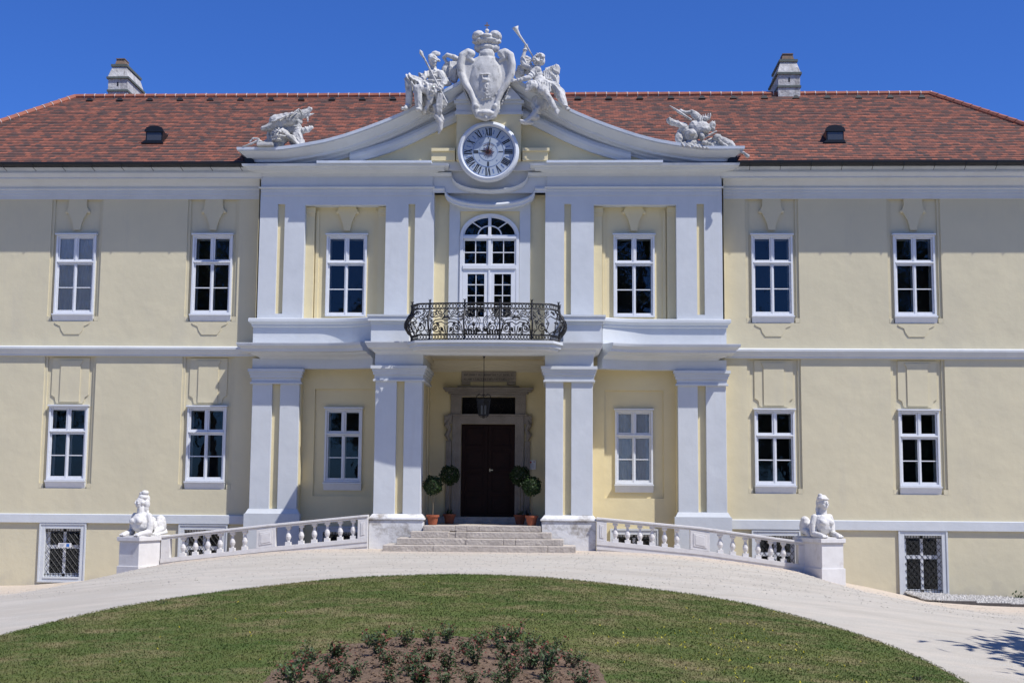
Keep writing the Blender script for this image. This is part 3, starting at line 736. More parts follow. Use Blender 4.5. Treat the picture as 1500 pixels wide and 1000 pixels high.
# curved bands under the clock
def dip(w,zf,zd,x0,n=24):
    c=[(-x0,zf)]
    for k in range(n+1):
        t=PI*k/n; c.append((-w*math.cos(t),zf-(zf-zd)*math.sin(t)**.8))
    return c+[(x0,zf)]
MB().sweepxz(dip(1.25,12.02,11.45,1.86),[(-.02,-.07),(.06,-.07),(.08,-.03),(.13,0),(.15,.04),(.12,.07),(-.02,.07)],PV).build('arched_band','white',P)
MB().sweepxz(dip(1.48,11.52,10.98,1.86),[(-.35,-.10),(.02,-.10),(.03,-.03),(.06,0),(.07,.04),(.03,.10),(-.35,.10)],PV).build('arched_band','white',P)
# main entablature
prof=[(-.02,11.33),(.03,11.33),(.03,11.47),(.06,11.475),(.06,11.555),(.11,11.56),(.13,11.60),(.05,11.62),(.05,11.96),(.10,12.0),(.14,12.05),(.22,12.07),(.26,12.10),(.44,12.11),(.48,12.17),(.58,12.19),(.60,12.26),(-.02,12.27)]
MB().sweep([(-7.47,.3),(-7.47,PV),(-1.92,PV),(-1.92,PV+.35)],prof).build('main_entablature','white',P)
MB().sweep([(1.92,PV+.35),(1.92,PV),(7.47,PV),(7.47,.3)],prof).build('main_entablature','white',P)
# ledge above
for s in (-1,1):
    x0,x1=sorted((1.86*s,5.6*s)); 
    mb=MB(); mb.box(x0,x1,PV-.66,PV,12.262,12.34); mb.build('cornice_ledge','flash',P)
MB().box(-1.86,1.86,PV-.16,PV+.02,12.13,12.43).build('clock_shelf','white',P)
# raking gable
TOP=[(-8.28,12.68),(-6.85,12.68),(-6.4,12.735),(-6.01,12.80),(-5.35,12.92),(-4.73,13.09),(-4.12,13.30),(-3.41,13.57),(-2.70,13.88),(-1.8,14.38),(-.9,14.89),(-.35,15.15),(0,15.22)]
TOP=TOP+[(-x,z) for x,z in TOP[-2::-1]]
# smooth resample
def resample(c,n):
    L=[0]
    for a,b in zip(c,c[1:]): L.append(L[-1]+math.hypot(b[0]-a[0],b[1]-a[1]))
    return [(float(np.interp(L[-1]*k/n,L,[p[0] for p in c])),float(np.interp(L[-1]*k/n,L,[p[1] for p in c]))) for k in range(n+1)]
mid=[p for p in TOP if abs(p[0])<=6.86]
midr=resample(mid,60)
cyma=[(-.05,-.50),(.05,-.50),(.07,-.44),(.16,-.40),(.20,-.34),(.38,-.31),(.40,-.24),(.48,-.20),(.60,-.10),(.68,-.04),(.72,-.03),(.72,0),(-.05,0)]
MB().sweepxz(midr,cyma,PV).build('gable_cornice','white',P)
zz=12.68
for s in (-1,1):
    pth=[(-7.45,.4),(-7.45,PV),(-6.84,PV)] if s<0 else [(6.84,PV),(7.45,PV),(7.45,.4)]
    MB().sweep(pth,[(a,zz+b+.0) for a,b in cyma]).build('gable_cornice','white',P)
    pth=[(-7.45,.5),(-7.45,PV),(-6.84,PV)] if s<0 else [(6.84,PV),(7.45,PV),(7.45,.5)]
    MB().sweep(pth,[(-.1,zz+.003),(.75,zz+.003),(.76,zz+.09),(-.1,zz+.11)]).build('gable_flashing','flash',P)
MB().sweepxz(midr,[(-.1,.003),(.75,.003),(.76,.10),(-.1,.115)],PV).build('gable_flashing','flash',P)
# inner tympanum moulding
for s in (-1,1):
    inn=[(-4.6,12.42),(-3.87,12.62),(-3.3,12.80),(-2.7,13.05),(-2.2,13.29),(-1.75,13.52),(-1.06,13.85)]
    if s>0: inn=[(-x,z) for x,z in inn[::-1]]
    MB().sweepxz(resample(inn,14),[(-.02,-.05),(.12,-.05),(.16,.03),(.22,.10),(.24,.2),(.20,.3),(-.02,.45)],PV).build('tympanum_moulding','white',P)
tp=[(x,z-.3) for x,z in midr if abs(x)<5.6]
MB().pxz([(-5.6,12.3),(5.6,12.3)]+tp[::-1],PV-.006,PV+.3).build('tympanum','cream_pav',P)
# centre block behind the clock
MB().box(-1.08,1.02,PV-.42,PV-.001,12.42,13.92).build('clock_block','cream_pav',P)
mb=MB(); mb.box(-1.14,1.08,PV-.47,PV-.001,13.921,14.02); mb.box(-1.10,1.04,PV-.44,PV-.001,14.021,14.28); mb.box(-1.17,1.11,PV-.52,PV,14.281,14.38)
mb.pxz([(-1.1,14.381),(1.04,14.381),(.5,15.0),(-.5,15.0)],PV-.6,PV+.2)
mb.build('clock_block_cornice','white',P)
for s in (-1,1):
    mb=MB(); x0,x1=sorted((1.10*s-.03,1.9*s)); mb.box(x0,x1,PV-.30,PV-.001,12.431,12.73); mb.box(x0,x1 if s<0 else x1+.05,PV-.36,PV-.001,12.731,12.83)
    mb.build('gable_pedestal','cream_pav',P)
# roof body behind the gable
mb=MB(); n=len(midr)
bk=[(x,z+.05) for x,z in TOP]
m=len(bk); mb.add([(x,PV+.09,z) for x,z in bk]+[(x,5.0,z) for x,z in bk],[(i,i+m,i+1+m,i+1) for i in range(m-1)]); mb.build('gable_roof','flash',P)
# clock
CX,CZ=-.03,12.66; CYY=PV-.42
MB().ylathe([(1.0,0),(1.0,-.13),(.97,-.19),(.90,-.22),(.86,-.20),(.835,-.10),(.835,0)],CX,CZ,72,CYY).build('clock','ring',P,smooth=False)
clock=[o for o in P.children if o.name.startswith('clock') and o.data.name=='clock'][0]
def cyl(mb,r0,r1,y0,y1,seg=72):
    v=[];f=[]
    for y in (y0,y1):
        for r in (r0,r1):
            for k in range(seg): t=2*PI*k/seg; v.append((CX+r*math.cos(t),y,CZ+r*math.sin(t)))
    for k in range(seg):
        k2=(k+1)%seg
        f+=[(k,k2,seg+k2,seg+k),(2*seg+k,3*seg+k,3*seg+k2,2*seg+k2),(seg+k,seg+k2,3*seg+k2,3*seg+k),(k2,k,2*seg+k,2*seg+k2)]
    mb.add(v,f)
mb=MB(); mb.ylathe([(.836,0),(.836,-.06),(.83,-.062)],CX,CZ,72,CYY-.03); mb.build('dial','face',clock)
yd=CYY-.094
mb=MB(); cyl(mb,.815,.834,yd-.006,yd+.01); cyl(mb,.495,.507,yd-.005,yd+.01); cyl(mb,.295,.303,yd-.005,yd+.01); mb.build('dial_circle','blue',clock)
mb=MB()
def place(poly,ang,yy=yd-.007,yy1=yd+.01,R=0):
    # poly in local (u across, w outward radius); ang clockwise from 12
    ca,sa=math.cos(ang),math.sin(ang); pts=[]
    for u,w in poly: pts.append((CX+u*ca+w*sa,CZ-u*sa+w*ca))
    mb.pxz(pts,yy,yy1)
r0,r1=.53,.785
def numeral(txt,ang):
    wd={'I':.052,'V':.125,'X':.125}; tot=sum(wd[c] for c in txt); u=-tot/2
    for ch in txt:
        w=wd[ch]; c=u+w/2
        if ch=='I': place([(c-.016,r0),(c+.016,r0),(c+.016,r1),(c-.016,r1)],ang); place([(c-.026,r0),(c+.026,r0),(c+.026,r0+.012),(c-.026,r0+.012)],ang,yd-.009); place([(c-.026,r1-.012),(c+.026,r1-.012),(c+.026,r1),(c-.026,r1)],ang,yd-.009)
        if ch=='V':
            place([(c-.055,r1),(c-.02,r1),(c+.012,r0),(c-.012,r0)],ang); place([(c+.04,r1),(c+.052,r1),(c+.010,r0),(c-.0,r0)],ang,yd-.008)
        if ch=='X':
            place([(c-.055,r1),(c-.02,r1),(c+.055,r0),(c+.02,r0)],ang); place([(c+.042,r1),(c+.054,r1),(c-.042,r0),(c-.054,r0)],ang,yd-.008)
        u+=w
for k,t in enumerate(['XII','I','II','III','IIII','V','VI','VII','VIII','IX','X','XI']): mb=MB(); numeral(t,2*PI*k/12); mb.build('numeral','ink',clock)
for k,cnt in ((1,1),(2,2),(3,3),(0,1)):
    mb=MB()
    for i in range(cnt):
        u=(i-(cnt-1)/2)*.035; a=k*PI/2
        place([(u-.011,.33 if k else .44),(u+.011,.33 if k else .44),(u+.011,.48),(u-.011,.48)],a)
    mb.build('quarter_mark','ink',clock)
mb=MB()
for k in range(12):
    a=2*PI*(k+.5)/12; place([(-.018,.60),(0,.585),(.018,.60),(.010,.66),(.018,.72),(0,.74),(-.018,.72),(-.010,.66)],a)
for k in range(4):
    a=PI/4+k*PI/2; place([(-.02,.40),(0,.38),(.02,.40),(0,.42)],a)
mb.build('dial_mark','blue',clock)
mb=MB()
pts=[]
for k in range(32):
    a=2*PI*k/32; r=(.20 if k%4==0 else .165) if k%2==0 else .05; pts.append((CX+r*math.sin(a),CZ+r*math.cos(a)))
mb.pxz(pts,yd-.02,yd+.01); 
for tx in range(9):
    a=-.6+tx*.16; place([(-.008,.235),(.010,.235),(.012,.265),(-.006,.265)],a)
mb.build('sun_emblem','red',clock)
mb=MB(); place([(-.012,-.05),(.012,-.05),(.02,.20),(0,.30),(-.02,.20)],math.radians(278),yd-.035,yd-.022); place([(-.01,-.08),(.01,-.08),(.014,.40),(0,.47),(-.014,.40)],math.radians(8),yd-.05,yd-.037); mb.build('clock_hands','ink',clock)
# cream ground of coat of arms and cartouche, sculpted
S2=.02213; S2z=.0226
def gp_(px,py,y): return (-8.16+(px-350.7)*S2,y,12.70+(221-py)*S2z)
def Z3(u,v,y): return gp_(660+u/6.455,30+v/6.455,y)
sc=Sculpt(); k=S2/6.455
DY=.34
hp=[(60,300),(75,360),(140,392),(205,372),(236,430),(234,530),(200,618),(150,690),(118,780),(112,870),(70,930),(0,955)]
pl=[Z3(352-u,v,0) for u,v in hp]+[Z3(352+u,v,0) for u,v in hp[::-1]]
sc.m.pxz([(p[0],p[2]) for p in pl],PV-.80,PV-.30)
sc.e(Z3(352,560,PV-.80),(150*k,.14,225*k)); sc.e(Z3(352,330,PV-.62),(80*k,.26,80*k)); sc.e(Z3(352,250,PV-.6),(85*k,.24,60*k))
for s in (-1,1):
    L=[(-130,405),(-165,375),(-140,335),(-175,318),(-225,355),(-245,440),(-238,530),(-200,620),(-145,700),(-110,790),(-105,860),(-80,930),(0,960)]
    L=[Z3(352+u*(-s),v,PV-.52-DY*.8) for u,v in L]
    sc.c(L,[.06,.10,.13,.12,.14,.13,.12,.11,.10,.09,.11,.08,.07])
sc.e(Z3(352,905,PV-.8),(.3,.2,.12)); sc.e(Z3(262,840,PV-.85),.09); sc.e(Z3(442,840,PV-.85),.09); sc.e(Z3(352,945,PV-.8),(.09,.16,.12))
# relief on the shield
r5=random.Random(5)
for i in range(70):
    u=352+r5.gauss(0,58); v=r5.uniform(600,770); sc.e(Z3(u,v,PV-.955+abs(u-352)*.0010+abs(v-620)*.0006),(r5.uniform(.012,.03),.03,r5.uniform(.03,.07)),(0,r5.uniform(-.6,.6),0))
sc.c([Z3(300,545,PV-.97),Z3(385,545,PV-.97)],.02); sc.c([Z3(315,545,PV-.97),Z3(322,590,PV-.97),Z3(370,590,PV-.97),Z3(378,560,PV-.97)],.02); sc.e(Z3(345,600,PV-.95),(.10,.07,.06))
coat=sc.build('coat_of_arms','statue',P,.02,1,.003,6)
sc=Sculpt()
for s in (-1,1):
    for j in range(7):
        sc.e(Z3(352+s*(-215+j*12+0),650+j*26,PV-.66),(.055,.08,.035),(0,s*.5,0))
sc.build('leaf_swag','trophy',coat,.03,2,.02,9)
sc=Sculpt()
sc.c([Z3(275,262,PV-.6),Z3(430,262,PV-.6)],.16); sc.e(Z3(352,265,PV-.6),(.31,.28,.17)); sc.e(Z3(352,200,PV-.6),(.46,.34,.12))
for s in (-1,1): sc.e(Z3(352+s*82,150,PV-.6),(.22,.32,.18),(0,s*.3,0))
sc.e(Z3(352,170,PV-.65),(.25,.34,.13))
for j in range(-4,5): sc.e(Z3(352+j*30,212,PV-.84+abs(j)*.035),(.07,.08,.075))
sc.e(Z3(352,97,PV-.6),.075)
cr=sc.build('crown','statue',coat,.02,1,.006,9)
mb=MB(); x,y,z=Z3(352,60,PV-.6); mb.box(x-.016,x+.016,y-.016,y+.016,z-.14,z+.16); mb.box(x-.08,x+.08,y-.015,y+.015,z+.04,z+.075); mb.build('crown_cross','chimtop',coat)
# ---------------- roof
EY,EZ,RY,RZ=-.80,12.37,5.0,16.36; RXL,RXR=-16.0,15.9; EXL,EXR=-20.1,20.4
rows=44; me_v=[];me_f=[];uv=[]
def quad(a,b,c,d,u):
    o=len(me_v); me_v.extend([a,b,c,d]); me_f.append((o,o+1,o+2,o+3)); uv.extend(u)
wob=random.Random(9)
NS=46
for i in range(rows):
    t0,t1=i/rows,(i+1)/rows
    def at(t,lift): return (EXL+(RXL-EXL)*t,EXR+(RXR-EXR)*t,EY+(RY-EY)*t,EZ+(RZ-EZ)*t+lift)
    a=at(t0,.034); b=at(t1,.006); c=at(t0,-.0)
    for k in range(NS):
        f0,f1=k/NS,(k+1)/NS
        xm_=a[0]+(a[1]-a[0])*(k+.5)/NS
        if abs(xm_)<7.9 and a[2]<.35: continue
        xa0=a[0]+(a[1]-a[0])*f0; xa1=a[0]+(a[1]-a[0])*f1; xb0=b[0]+(b[1]-b[0])*f0; xb1=b[0]+(b[1]-b[0])*f1
        w0=.012*noise.noise(Vector((xa0*1.3,i*.6,0)))+.05*noise.noise(Vector((xa0*.12,i*.05,4))); w1=.012*noise.noise(Vector((xa1*1.3,i*.6,0)))+.05*noise.noise(Vector((xa1*.12,i*.05,4)))
        quad((xa0,a[2],a[3]+w0),(xa1,a[2],a[3]+w1),(xb1,b[2],b[3]+w1),(xb0,b[2],b[3]+w0),[(xa0,i+.02),(xa1,i+.02),(xb1,i+.98),(xb0,i+.98)])
        quad((xa0,a[2],c[3]-.02),(xa1,a[2],c[3]-.02),(xa1,a[2],a[3]+w1),(xa0,a[2],a[3]+w0),[(xa0,i+.02),(xa1,i+.02),(xa1,i+.03),(xa0,i+.03)])
# hips and back
BY=2*RY-EY
for (ex,rx,sg) in ((EXL,RXL,-1),(EXR,RXR,1)):
    quad((ex,EY,EZ),(ex,BY,EZ),(rx,RY,RZ),(rx,RY,RZ),[(0,0),(11,0),(5,40),(5,40)])
quad((EXL,BY,EZ),(EXR,BY,EZ),(RXR,RY,RZ),(RXL,RY,RZ),[(0,0),(40,0),(36,44),(4,44)])
me=bpy.data.meshes.new('tiled_roof'); me.from_pydata(me_v,[],me_f); ul=me.uv_layers.new(name='UVMap')
for i,q in enumerate(uv): ul.data[i].uv=q
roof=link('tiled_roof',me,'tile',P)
for a_,b_ in ((EXL,-7.9),(7.9,EXR)): MB().add([(a_,EY+.05,EZ-.06),(b_,EY+.05,EZ-.06),(b_,BY,EZ-.06),(a_,BY,EZ-.06)],[(0,3,2,1)]).build('eaves_soffit','white',P)
mb=MB(); MB2=MB(); x=RXL
while x<RXR:
    L=.385; w=.008*noise.noise(Vector((x,0,0)))
    mb.tube([(x,RY,RZ+.02+w),(x+L*.94,RY,RZ+.035+w)],[.115,.105],8); MB2.tube([(x+L*.92,RY,RZ+.032+w),(x+L*1.0,RY,RZ+.032+w)],.118,8); x+=L
for (ex,rx) in ((EXL,RXL),(EXR,RXR)):
    A=Vector((rx,RY,RZ+.03)); B=Vector((ex,EY,EZ+.05)); n=int((B-A).length/.385)
    for i in range(n):
        p=A.lerp(B,i/n); q=A.lerp(B,(i+.94)/n); r=A.lerp(B,(i+1.0)/n); mb.tube([p,q],[.105,.118],8)
        if ex<0: MB2.tube([q,r],.125,8)
n_f=len(mb.f); mb.add(MB2.v,MB2.f); rt_=mb.build('ridge_tiles','ridge',roof); rt_.data.materials.append(M['mortar'])
for p_ in rt_.data.polygons[n_f:]: p_.material_index=1
mb=MB(); x=-15.3
while x<15.5:
    t=(rows-2.6)/rows; y=EY+(RY-EY)*t; z=EZ+(RZ-EZ)*t
    mb.taper(x-.13,x+.13,y-.16,y+.1,z-.03,x-.05,x+.05,y-.10,y+.1,z+.09); x+=1.14
mb.build('vent_tiles',M['ink'],roof)
def slopez(y): return EZ+(RZ-EZ)*(y-EY)/(RY-EY)
for x,y in ((-11.54,.70),(11.46,.60)):
    z=slopez(y)+.02
    mb=MB(); w=.29
    pts=[(x-w,z)]+[(x+w*math.cos(PI-PI*k/10),z+.40+.16*math.sin(PI*k/10)) for k in range(11)]+[(x+w,z)]
    mb.pxz(pts,y-.02,y+1.0)
    hh=mb.build('roof_hatch','black',roof)
    mb=MB(); mb.pxz([(x-w-.04,z+.38)]+[(x+(w+.04)*math.cos(PI-PI*k/10),z+.41+.19*math.sin(PI*k/10)) for k in range(11)]+[(x+w+.04,z+.38)],y-.07,y-.021); mb.pxz([(x-.42,z-.02),(x+.34,z-.02),(x+.29,z+.08),(x-.30,z+.08)],y-.10,y-.022); mb.build('hatch_hood','black',hh)
    mb=MB(); mb.box(x-.25,x+.25,y-.035,y-.022,z+.05,z+.36); mb.build('hatch_pane','lampglass',hh)
# chimneys
def chimney(cx,y0,w,d,zb,back=True,apron=False,dz=0):
    h=w/2; n0=len(bpy.data.objects)
    mb=MB(); mb.box(cx-h,cx+h,y0,y0+d,zb,17.42); ch=mb.build('chimney','chim',roof)
    mb=MB(); mb.box(cx-h-.035,cx+h+.035,y0-.035,y0+d+.035,16.93,17.0); mb.box(cx-h-.06,cx+h+.06,y0-.06,y0+d+.06,17.421,17.50); 
    mb.box(cx-h+.06,cx+h-.06,y0+.05,y0+d-.05,17.93,18.02)
    mb.build('chimney_band','chimband',ch)
    MB().taper(cx-h-.02,cx+h+.02,y0-.02,y0+d+.02,17.501,cx-h+.11,cx+h-.11,y0+.10,y0+d-.10,17.929).build('chimney_hood','chim',ch)
    mb=MB(); mb.taper(cx-h+.17,cx+h-.17,y0+.16,y0+.70,18.021,cx-h+.22,cx+h-.22,y0+.2,y0+.66,18.25); mb.box(cx-h+.20,cx+h-.20,y0+.17,y0+.69,18.251,18.285); mb.build('chimney_cowl','chimtop',ch); mb=MB()
    mb.taper(cx-h+.22,cx+h-.22,y0+d-.6,y0+d-.14,18.021,cx-h+.3,cx+h-.3,y0+d-.5,y0+d-.22,18.17); mb.build('chimney_cowl','chimtop',ch)
    MB().box(cx-.03,cx+.03,y0-.006,y0+.05,17.14,17.30).build('chimney_flue','ink',ch)
    for o_ in [ch]+list(ch.children): o_.location.z+=dz if o_ is ch else 0
    if apron:
        MB().taper(cx-h-.15,cx+h+.15,y0-.22,y0+d,slopez(y0-.22)-.02,cx-h-.05,cx+h+.05,y0-.01,y0+d,slopez(y0)+.22).build('chimney_apron','gutter',ch)
chimney(-14.52,5.3,.74,1.85,15.5,dz=-.24)
chimney(10.72,4.75,.80,1.9,15.6,apron=True,dz=-.36)
# ---------------- porch
MB().wall(-1.95,1.95,-.2,6.15,0.0,[(-.87,.87,.92,3.89,.12),(-.87,.87,4.16,4.77,.2)]).build('porch_wall','porch',P)
for s in (-1,1):
    x0,x1=sorted((1.93*s,3.26*s))
    MB().box(x0,x1,-2.58,PV+.05,-2.2,5.6).build('porch_pier','porch',P)
    for a,b in ((1.88,2.42),(2.66,3.31)):
        u,v=sorted((a*s,b*s)); MB().box(u,v,-2.70,-2.2 if a<2 else -2.4,1.04,5.12).build('pilaster','white',P,bevel=.012)
    x0,x1=sorted((1.88*s,3.31*s))
    mb=MB(); capital(mb,x0,x1,-2.70,5.05,5.52,PV-.01); mb.box(x0-.02,x1+.02,-2.73,PV-.01,5.521,5.90); mb.build('pilaster_capital','white',P)
    mb=MB(); mb.taper(x0-.12,x1+.12,-2.83,-2.1,.92,x0-.02,x1+.02,-2.72,-2.1,1.04); mb.box(x0-.14,x1+.14,-2.87,-2.05,.86,.919); mb.box(x0-.10,x1+.10,-2.83,PV,-1.9,.859); mb.build('porch_plinth','plinth',P,bevel=.02)
# porch entablature
pe=[(-.3,5.86),(.03,5.86),(.05,5.90),(.12,5.95),(.14,6.02),(.26,6.05),(.30,6.12),(.34,6.20),(.34,6.235),(-.3,6.25)]
MB().sweep([(-3.27,PV),(-3.27,-2.72),(3.27,-2.72),(3.27,PV)],[(a,b-.0) for a,b in pe]).build('porch_cornice','white',P)
MB().box(-3.0,3.0,-2.6,0,5.96,6.0).build('porch_ceiling','ceil',P)
mb=MB(); mb.sweep([(-1.93,-2.4),(-1.93,-.002),(1.93,-.002),(1.93,-2.4)],[(-.01,5.58),(.03,5.58),(.03,5.70),(.06,5.71),(.06,5.80),(.12,5.84),(.14,5.92),(.14,5.962),(-.01,5.962)]); mb.build('porch_moulding','ceil',P)
# balcony parapet dies
for s in (-1,1):
    x0,x1=sorted((2.42*s,3.62*s))
    mb=MB(); mb.box(x0,x1,-1.75,PV+.01,6.2,6.94); mb.build('balcony_die','white',P)
    mb=MB(); mb.box(x0-.03,x1+.03,-1.79,PV,6.941,7.02); mb.box(x0-.09,x1+.09,-1.86,PV,7.021,7.16); mb.box(x0-.12,x1+.12,-1.89,PV,7.161,7.215); mb.build('balcony_die_cap','white',P)
# balcony slab, bowed
def slabpts(o,yo):
    pts=[(-2.22-o,-1.9),(-2.22-o,-3.25)]
    for k in range(0,17):
        t=-1+2*k/16; x=t*(2.0+o); y=-3.70-yo-.42*math.sqrt(max(0,1-(t*.82)**2))+.15; pts.append((x+.06,y))
    pts+=[(2.34+o,-3.25),(2.34+o,-1.9)]
    return pts
mb=MB(); mb.pxy(slabpts(.06,.06),6.10,6.175); mb.pxy(slabpts(0,0),5.99,6.099); mb.pxy(slabpts(-.08,-.08),5.93,5.989); mb.build('balcony_slab','white',P)
# railing: mapped on bombe surface
base=slabpts(-.02,-.02)[0:]
base=[(-2.18,-2.72)]+[p for p in slabpts(-.03,-.03)[1:-1]]+[(2.30,-2.72)]
bl=[0]
for a,b in zip(base,base[1:]): bl.append(bl[-1]+math.hypot(b[0]-a[0],b[1]-a[1]))
bx=[p[0] for p in base]; by=[p[1] for p in base]; LT=bl[-1]
def rail(u,v):   # u along 0..LT, v height 0..1.1
    x=float(np.interp(u,bl,bx)); y=float(np.interp(u,bl,by)); e=.02
    x2=float(np.interp(min(u+.05,LT),bl,bx)); y2=float(np.interp(min(u+.05,LT),bl,by)); x1=float(np.interp(max(u-.05,0),bl,bx)); y1=float(np.interp(max(u-.05,0),bl,by))
    dx,dy=x2-x1,y2-y1; L=math.hypot(dx,dy) or 1; nx_,ny_=dy/L,-dx/L
    t=max(0,min(1,(v-.16)/.76)); belly=.20*math.sin(PI*t)**1.2*(1.25-.5*t)
    return (x+nx_*belly,y+ny_*belly,6.18+v)
R=MB(); 
def curve(pts,r=.0165,seg=4): R.tube([rail(u,v) for u,v in pts],r,seg)
us=np.linspace(0,LT,60)
rl=MB()
for v,r in ((1.10,.026),(.94,.022),(.17,.024),(.02,.018)):
    rl.tube([rail(u,v) for u in us],r,6)
bal=rl.build('balcony_railing','iron',P)
# posts at world x of the photographed standards
def u_at(x):
    i=min(range(len(us)),key=lambda i:abs(rail(us[i],0)[0]-x) if us[i]>.6 and us[i]<LT-.6 else 9); return us[i]
posts=[.62,u_at(-1.55),u_at(-.52),u_at(.50),u_at(1.52),LT-.62]
for u in posts+[.02,LT-.02]:
    mb=MB(); mb.tube([rail(u,v) for v in np.linspace(0,1.12,14)],.030,6)
    p=rail(u,1.13); mb.add(*ico(p,.03)); mb.add(*ico((p[0],p[1],p[2]+.05),(.035,.035,.03)))
    for k in range(5): a=2*PI*k/5; mb.tube([(p[0],p[1],p[2]+.05),(p[0]+.04*math.cos(a),p[1]+.04*math.sin(a),p[2]+.095),(p[0]+.055*math.cos(a),p[1]+.055*math.sin(a),p[2]+.085)],.007,4)
    mb.build('railing_post','iron',bal)
# interlaced bands top and bottom
def lattice(u0,u1,v0,v1,n):
    for ph in (0,PI):
        pts=[(u0+(u1-u0)*k/(n*6),(v0+v1)/2+(v1-v0)/2*math.sin(k*PI/3+ph)) for k in range(n*6+1)]; curve(pts,.012)
lattice(0,LT,.03,.16,34); lattice(0,LT,.95,1.09,30)
def spiral(cu,cv,r,turns,a0,sg,n=22,rm=.12):
    return [(cu+r*(1-(1-rm)*k/n)*math.cos(a0+sg*2*PI*turns*k/n),cv+r*(1-(1-rm)*k/n)*math.sin(a0+sg*2*PI*turns*k/n)) for k in range(n+1)]
def scrollpanel(u0,u1,style):
    w=u1-u0; m=(u0+u1)/2
    for s in (-1,1):
        for j,(fu,fv,r_) in enumerate(((.44,.28,.05),(.20,.22,.045),(.36,.50,.045),(.06,.86,.045),(.30,.88,.04),(.45,.84,.045),(.14,.68,.045),(.24,.46,.05),(.47,.64,.04))):
            curve(spiral(m+s*w*fu,fv,r_,1.3,j*1.1,s*(1 if j%2 else -1),14),.012)
        for fu,fv in ((.18,.40),(.40,.66),(.08,.24),(.26,.74)): R.tube([rail(m+s*w*fu,fv),rail(m+s*w*(fu+.05),fv+.06),rail(m+s*w*(fu+.07),fv+.13)],[.022,.028,.005],5)
        if style=='side':
            curve(spiral(m+s*w*.22,.36,.13,1.6,PI/2,-s)); curve(spiral(m+s*w*.25,.66,.11,1.5,-PI/2,s)); curve(spiral(m+s*w*.10,.80,.07,1.3,0,s))
            curve([(m+s*w*.45,.2),(m+s*w*.36,.32),(m+s*w*.42,.5),(m+s*w*.3,.62),(m+s*w*.42,.8),(m+s*w*.3,.92)])
            curve([(m,.2),(m+s*w*.1,.3),(m+s*.05,.5),(m+s*w*.12,.62),(m,.72)])
            curve(spiral(m+s*w*.08,.50,.05,1.2,PI,-s)); curve(spiral(m+s*w*.40,.55,.05,1.2,0,s))
        elif style=='main':
            curve(spiral(m+s*w*.28,.34,.14,1.7,PI/2,-s)); curve(spiral(m+s*w*.33,.34,.07,1.4,PI/2,s)); curve(spiral(m+s*w*.14,.30,.08,1.5,-PI/2,s))
            curve([(m+s*w*.28,.49),(m+s*w*.12,.52),(m,.44)]); curve([(m+s*w*.46,.2),(m+s*w*.42,.45),(m+s*w*.30,.58),(m+s*w*.1,.60),(m,.56)])
            curve(spiral(m+s*w*.36,.76,.10,1.5,-PI/2,s)); curve(spiral(m+s*w*.18,.82,.08,1.4,PI/2,-s)); curve(spiral(m+s*w*.42,.58,.05,1.2,0,s))
            curve([(m,.94),(m+s*w*.12,.74),(m+s*w*.3,.66),(m+s*w*.47,.72)]); curve([(m+s*w*.02,.2),(m+s*w*.06,.4)])
            for j in range(3): R.tube([rail(m,.66),rail(m+s*(.04+.03*j),.72-.04*j),rail(m+s*(.09+.01*j),.76-.09*j)],[.022,.03,.006],5)
        else:
            for j,(a,b) in enumerate(((.08,.14),(.16,.26),(.24,.38))):
                curve([(m,.20+.02*j),(m+s*w*a,.36),(m+s*w*(a*.5),.58),(m+s*w*b,.74),(m+s*w*(b*.7),.92)],.014)
            curve(spiral(m+s*w*.28,.36,.13,1.6,0,s)); curve(spiral(m+s*w*.32,.62,.10,1.5,PI,-s)); curve(spiral(m+s*w*.40,.82,.07,1.4,-PI/2,s)); curve(spiral(m+s*w*.10,.30,.08,1.5,PI,-s))
            for j in range(5): R.tube([rail(m+s*w*(.16+.07*j),.20),rail(m+s*w*(.14+.075*j),.27),rail(m+s*w*(.18+.08*j),.33)],[.03,.035,.008],5)
            curve([(m+s*w*.47,.2),(m+s*w*.4,.3),(m+s*w*.46,.5),(m+s*w*.38,.7),(m+s*w*.46,.9)])
for a,b,st in zip([.02]+posts,posts+[LT-.02],['side','side','main','centre','main','side','side']): scrollpanel(a,b,st)
R.build('railing_scrolls','iron',bal)
# ---------------- door surround
sd=MB()
sd.box(-1.16,-.872,-.10,.0,.92,4.16); sd.box(.872,1.16,-.10,.0,.92,4.16); sd.box(-1.16,1.16,-.101,.0,3.892,4.158)
sd.box(-1.30,1.30,-.14,.0,4.159,4.21); sd.box(-1.22,-.872,-.08,.0,4.211,4.80); sd.box(.872,1.22,-.08,.0,4.211,4.80); sd.box(-1.22,1.22,-.081,.0,4.775,4.86)
sd.box(-1.30,1.30,-.16,0,4.861,4.93); sd.box(-1.40,1.40,-.24,0,4.931,5.0); sd.box(-1.46,1.46,-.30,0,5.001,5.06); sd.box(-1.0,1.0,-.2,0,5.061,5.12)
sd.box(-.89,.89,-.07,0,5.26,5.60); sd.box(-.88,-.60,-.065,0,5.17,5.259); sd.box(.60,.88,-.065,0,5.17,5.259)
for s in (-1,1):
    x0,x1=sorted((1.18*s,1.36*s)); sd.box(x0,x1,-.07,0,.92,3.35)
    sd.box(*sorted((1.17*s,1.42*s)),-.16,0,3.9,4.158); 
    sd.tube([(1.28*s,-.10,4.0),(1.33*s,-.14,3.85),(1.25*s,-.10,3.70),(1.33*s,-.12,3.52),(1.26*s,-.07,3.36)],[.07,.10,.07,.09,.05],8)
    for j in range(4): sd.box(*sorted((1.24*s,(1.30+.05*j)*s)),-.2,-.0,.92+.0,1.22-.08*j)
sp=sd.build('door_surround','stone',P,bevel=.008)
mb=MB(); rr=random.Random(3)
